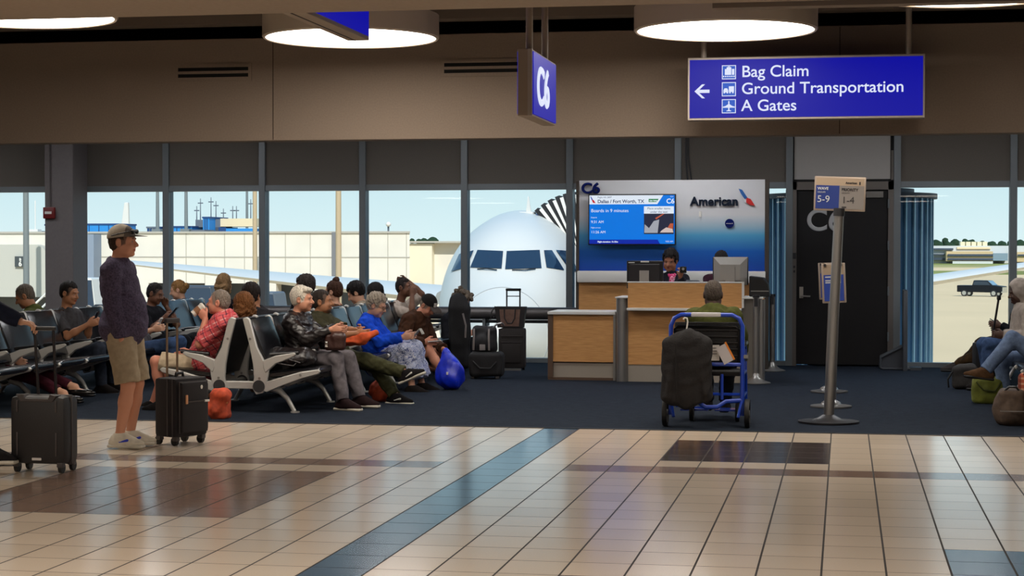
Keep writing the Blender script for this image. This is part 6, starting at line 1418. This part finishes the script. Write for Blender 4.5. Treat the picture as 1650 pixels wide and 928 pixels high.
hh = MB().cyl((-.085, .07, .5), (-.085, .07, 1.02), .010, n=10).cyl((.085, .07, .5), (.085, .07, 1.02), .010, n=10).cyl((-.085, .07, .945), (.085, .07, .945), .006, n=8).build('telescopic_handle', blk, t); MB().box(-.10, .10, .055, .085, 1.01, 1.045, bev=.012).build('grip', blk, hh)
t = thing('tote_bag', 'brown tote bag with black trim sitting on the upright suitcase', 'tote', (at(826, 526, 22.75).x-.02, 22.75, .545))
MB().loft([[(-.165, -.08, 0), (.165, -.08, 0), (.165, .05, 0), (-.165, .05, 0)], [(-.20, -.085, .27), (.20, -.085, .27), (.20, .055, .27), (-.20, .055, .27)]]).build('body', mat('tote_black', (26, 22, 24), .6), t, smooth=False, bevel=.006)
MB().loft([[(-.115, -.087, .02), (.115, -.087, .02), (.115, -.08, .02), (-.115, -.08, .02)], [(-.135, -.093, .235), (.135, -.093, .235), (.135, -.08, .235), (-.135, -.08, .235)]]).build('front_panel', mat('tote_taupe', (112, 84, 72), .6, var=.15, vs=30), t, smooth=False)
MB().tube([(-.07, -.098, .235), (-.065, -.105, .12), (-.03, -.105, .06), (.03, -.105, .06), (.065, -.105, .12), (.07, -.098, .235)], .008, 8).build('handle', mat('tote_black', (26, 22, 24), .6), t); MB().tube([(-.205, 0, .27), (-.25, -.02, .2), (-.26, -.02, .1), (-.22, 0, .14)], .008, 8).build('strap', mat('tote_black', (26, 22, 24), .6), t)
# ---- right-hand luggage
S = Sdf(); c = ground(1556, 628); S.box((c.x, c.y+.1, .13), (.14, .1, .13), None, rnd=.05, k=.03); S.ell((c.x+.01, c.y+.08, .23), (.10, .08, .06), k=.04); S.noise = (.008, 22, 3)
o, b = soft('backpack', 'dark grey backpack on the carpet below the brown camouflage trousers', 'backpack', S, mat('pack_dark', (40, 36, 34), .75, var=.4, vs=24)); MB().tube([(-.13, -.07, .22), (-.19, -.08, .12), (-.18, -.08, .03)], .011, 8).build('strap', blk, o)
S = Sdf(); c = ground(1592, 651); S.box((c.x, c.y+.12, .13), (.15, .11, .13), None, rnd=.05, k=.03); S.ell((c.x+.02, c.y+.1, .10), (.15, .12, .10), k=.04); S.noise = (.012, 20, 6)
o, b = soft('green_tote', 'slouching olive green tote bag on the carpet at the right', 'tote', S, mat('tote_green', (112, 118, 44), .8, var=.25, vs=16)); MB().tube([(-.12, -.13, .24), (-.05, -.15, .16), (.06, -.15, .15), (.12, -.13, .24)], .009, 8).build('strap', mat('tote_green_dark', (74, 80, 30), .8), o)
S = Sdf(); c = ground(1632, 687); S.box((c.x, c.y+.12, .16), (.12, .10, .16), None, rnd=.06, k=.03); S.ell((c.x-.08, c.y+.14, .14), (.09, .09, .12), k=.04); S.ell((c.x, c.y+.03, .12), (.09, .05, .09), k=.03); S.noise = (.006, 24, 2)
o, b = soft('backpack', 'brown backpack nearest the tiles at the right edge', 'backpack', S, mat('pack_brown', (74, 58, 46), .8, var=.25, vs=30)); MB().box(-.09, .12, -.15, -.135, .14, .146).build('reflective_strip', steel, o, smooth=False); MB().tube([(-.05, -.05, .31), (-.01, -.06, .35), (.05, -.06, .35), (.08, -.05, .31)], .010, 8).build('carry_loop', blk, o)
t = thing('suitcase', 'small black roller case with a tall thin handle at the right bench', 'suitcase', (at(1585, 572, 21.4).x, 21.4, 0), math.radians(8))
MB().box(-.115, .115, -.10, .10, .05, .48, bev=.03).build('body', mat('case_black', (18, 17, 20), .8), t); MB().box(.03, .05, -.108, -.098, .26, .36, bev=.004).build('tag', gold, t)
q = MB().tube([(-.1, -.085, .46), (-.06, -.1, .49), (.06, -.1, .49), (.1, -.085, .46)], .01, 8); q.build('top_handle', steel, t)
for x in (-.09, .09): MB().cyl((x-.015, .0, .035), (x+.015, .0, .035), .035, n=16).box(x-.018, x+.018, -.03, .03, .03, .07).build('wheel', rubber, t)
p_ = at(1610, 478, 20.9); t2 = None
hh = MB().tube([(.10, .06, .46), (.175, .04, .98)], .013, 10).build('telescopic_handle', mat('handle_dark', (46, 42, 44), .35, metal=.6), t); MB().box(.155, .20, .02, .06, .965, 1.02, bev=.012).build('grip', blk, hh)
S = Sdf(); c = at3(1650, 600, 17.4); S.box((c[0]+.05, 17.4, .20), (.10, .1, .20), None, rnd=.05, k=.03); S.noise = (.005, 20, 2)
o, b = soft('woven_bag', 'terracotta patterned bag cut by the right edge, beside the brown backpack', 'bag', S, stripes('woven', (170, 84, 60), [((0, 0, 1), .05, .018, 0, (210, 170, 140)), ((1, 0, 0), .05, .018, 0, (96, 44, 34))]))
MB().tube([(-.06, -.08, .39), (-.02, -.1, .46), (.04, -.1, .46), (.08, -.08, .39)], .009, 8).build('strap', brownl, o)
# ---- small things in hands
phm = mat('phone_black', (16, 16, 19), .25); phs = emit('phone_screen', (170, 190, 210), .35)
def phone(p, d, face_, lab, pale=False):
    """p centre, d long axis, face_ = way the screen looks"""
    d = Vector(d).normalized(); f_ = Vector(face_); f_ = (f_-d*f_.dot(d)).normalized(); r = d.cross(f_)
    t_ = thing('phone', lab, 'phone', p); M = Matrix(((r.x, f_.x, d.x, 0), (r.y, f_.y, d.y, 0), (r.z, f_.z, d.z, 0), (0, 0, 0, 1)))
    MB().box(-.037, .037, -.005, .004, -.075, .075, M, bev=.004).build('casing', white if pale else phm, t_); MB().box(-.033, .033, .004, .0055, -.068, .068, M).build('screen', phs, t_, smooth=False)
phone(at(154, 512, 18.35), (.5, -.1, 1), (-1, 0, .4), 'phone held by the man in the charcoal t-shirt')
phone(at(256, 522, 19.45), (.5, 0, 1), (-1, 0, .4), 'pale phone above the blue jeans, right of the standing man', True)
phone(at(279, 503, 20.1), (.75, 0, .8), (-1, 0, .6), 'dark phone held by the man in black resting his chin')
phone(at(701, 550, 20.45), (1, 0, .1), (0, .2, 1), 'pale phone in the hand of the man in the black cap', True)
phone(at(548, 497, 21.4), (-.4, 0, 1), (1, 0, .4), 'phone held by the black-haired man bowed in front of the blue chair backs')
phone(at(1604, 519, 22.45), (-.8, 0, .5), (.6, 0, 1), 'phone held out over the brown camouflage trousers')
d = (at(1101, 436, 21.95)); t = thing('handheld_device', 'small black handheld device raised by the gate agent in the pink scarf', 'device', d)
MB().box(-.04, .04, -.02, .02, -.03, .05, bev=.01).build('casing', phm, t); MB().cyl((0, -.025, .02), (0, -.018, .02), .016, n=16).build('lens', steel, t)
# paper cup
a = at3(311, 506, 16.45); b_ = at3(329, 493, 16.5); ax = nrm(b_-a); L_ = .135; a = b_-ax*L_
t = thing('paper_cup', 'white paper cup with a brown sleeve at the lips of the man in plaid', 'cup', a); M = Matrix.Identity(4); qz = Vector(ax).to_track_quat('Z', 'Y').to_matrix().to_4x4()
cupw = mat('cup_white', (222, 214, 204), .6)
MB().lathe([(.001, 0), (.030, 0), (.042, .118), (.043, .12)], n=28, M=qz).build('cup', cupw, t); MB().lathe([(.034, .028), (.0355, .028), (.0415, .084), (.040, .084)], n=28, M=qz).build('sleeve', mat('cup_sleeve', (140, 96, 66), .8), t); MB().lathe([(.044, .112), (.046, .116), (.044, .125), (.038, .136), (.036, .132), (.001, .132)], n=28, M=qz).build('lid', cupw, t)
# folded paper
t = thing('folded_paper', 'folded newspaper held by the elderly woman in blue', 'newspaper', at(669, 538, 19.2)); MB().loft([[(-.05, -.02, -.05), (-.05, .10, -.05), (-.045, .10, -.055), (-.045, -.02, -.055)], [(.05, -.04, .06), (.05, .08, .06), (.055, .08, .055), (.055, -.04, .055)], [(.085, -.03, -.0), (.085, .09, -.0), (.08, .09, -.005), (.08, -.03, -.005)]]).build('sheet', mat('newsprint', (176, 170, 160), .8, var=.3, vs=60), t, smooth=False)
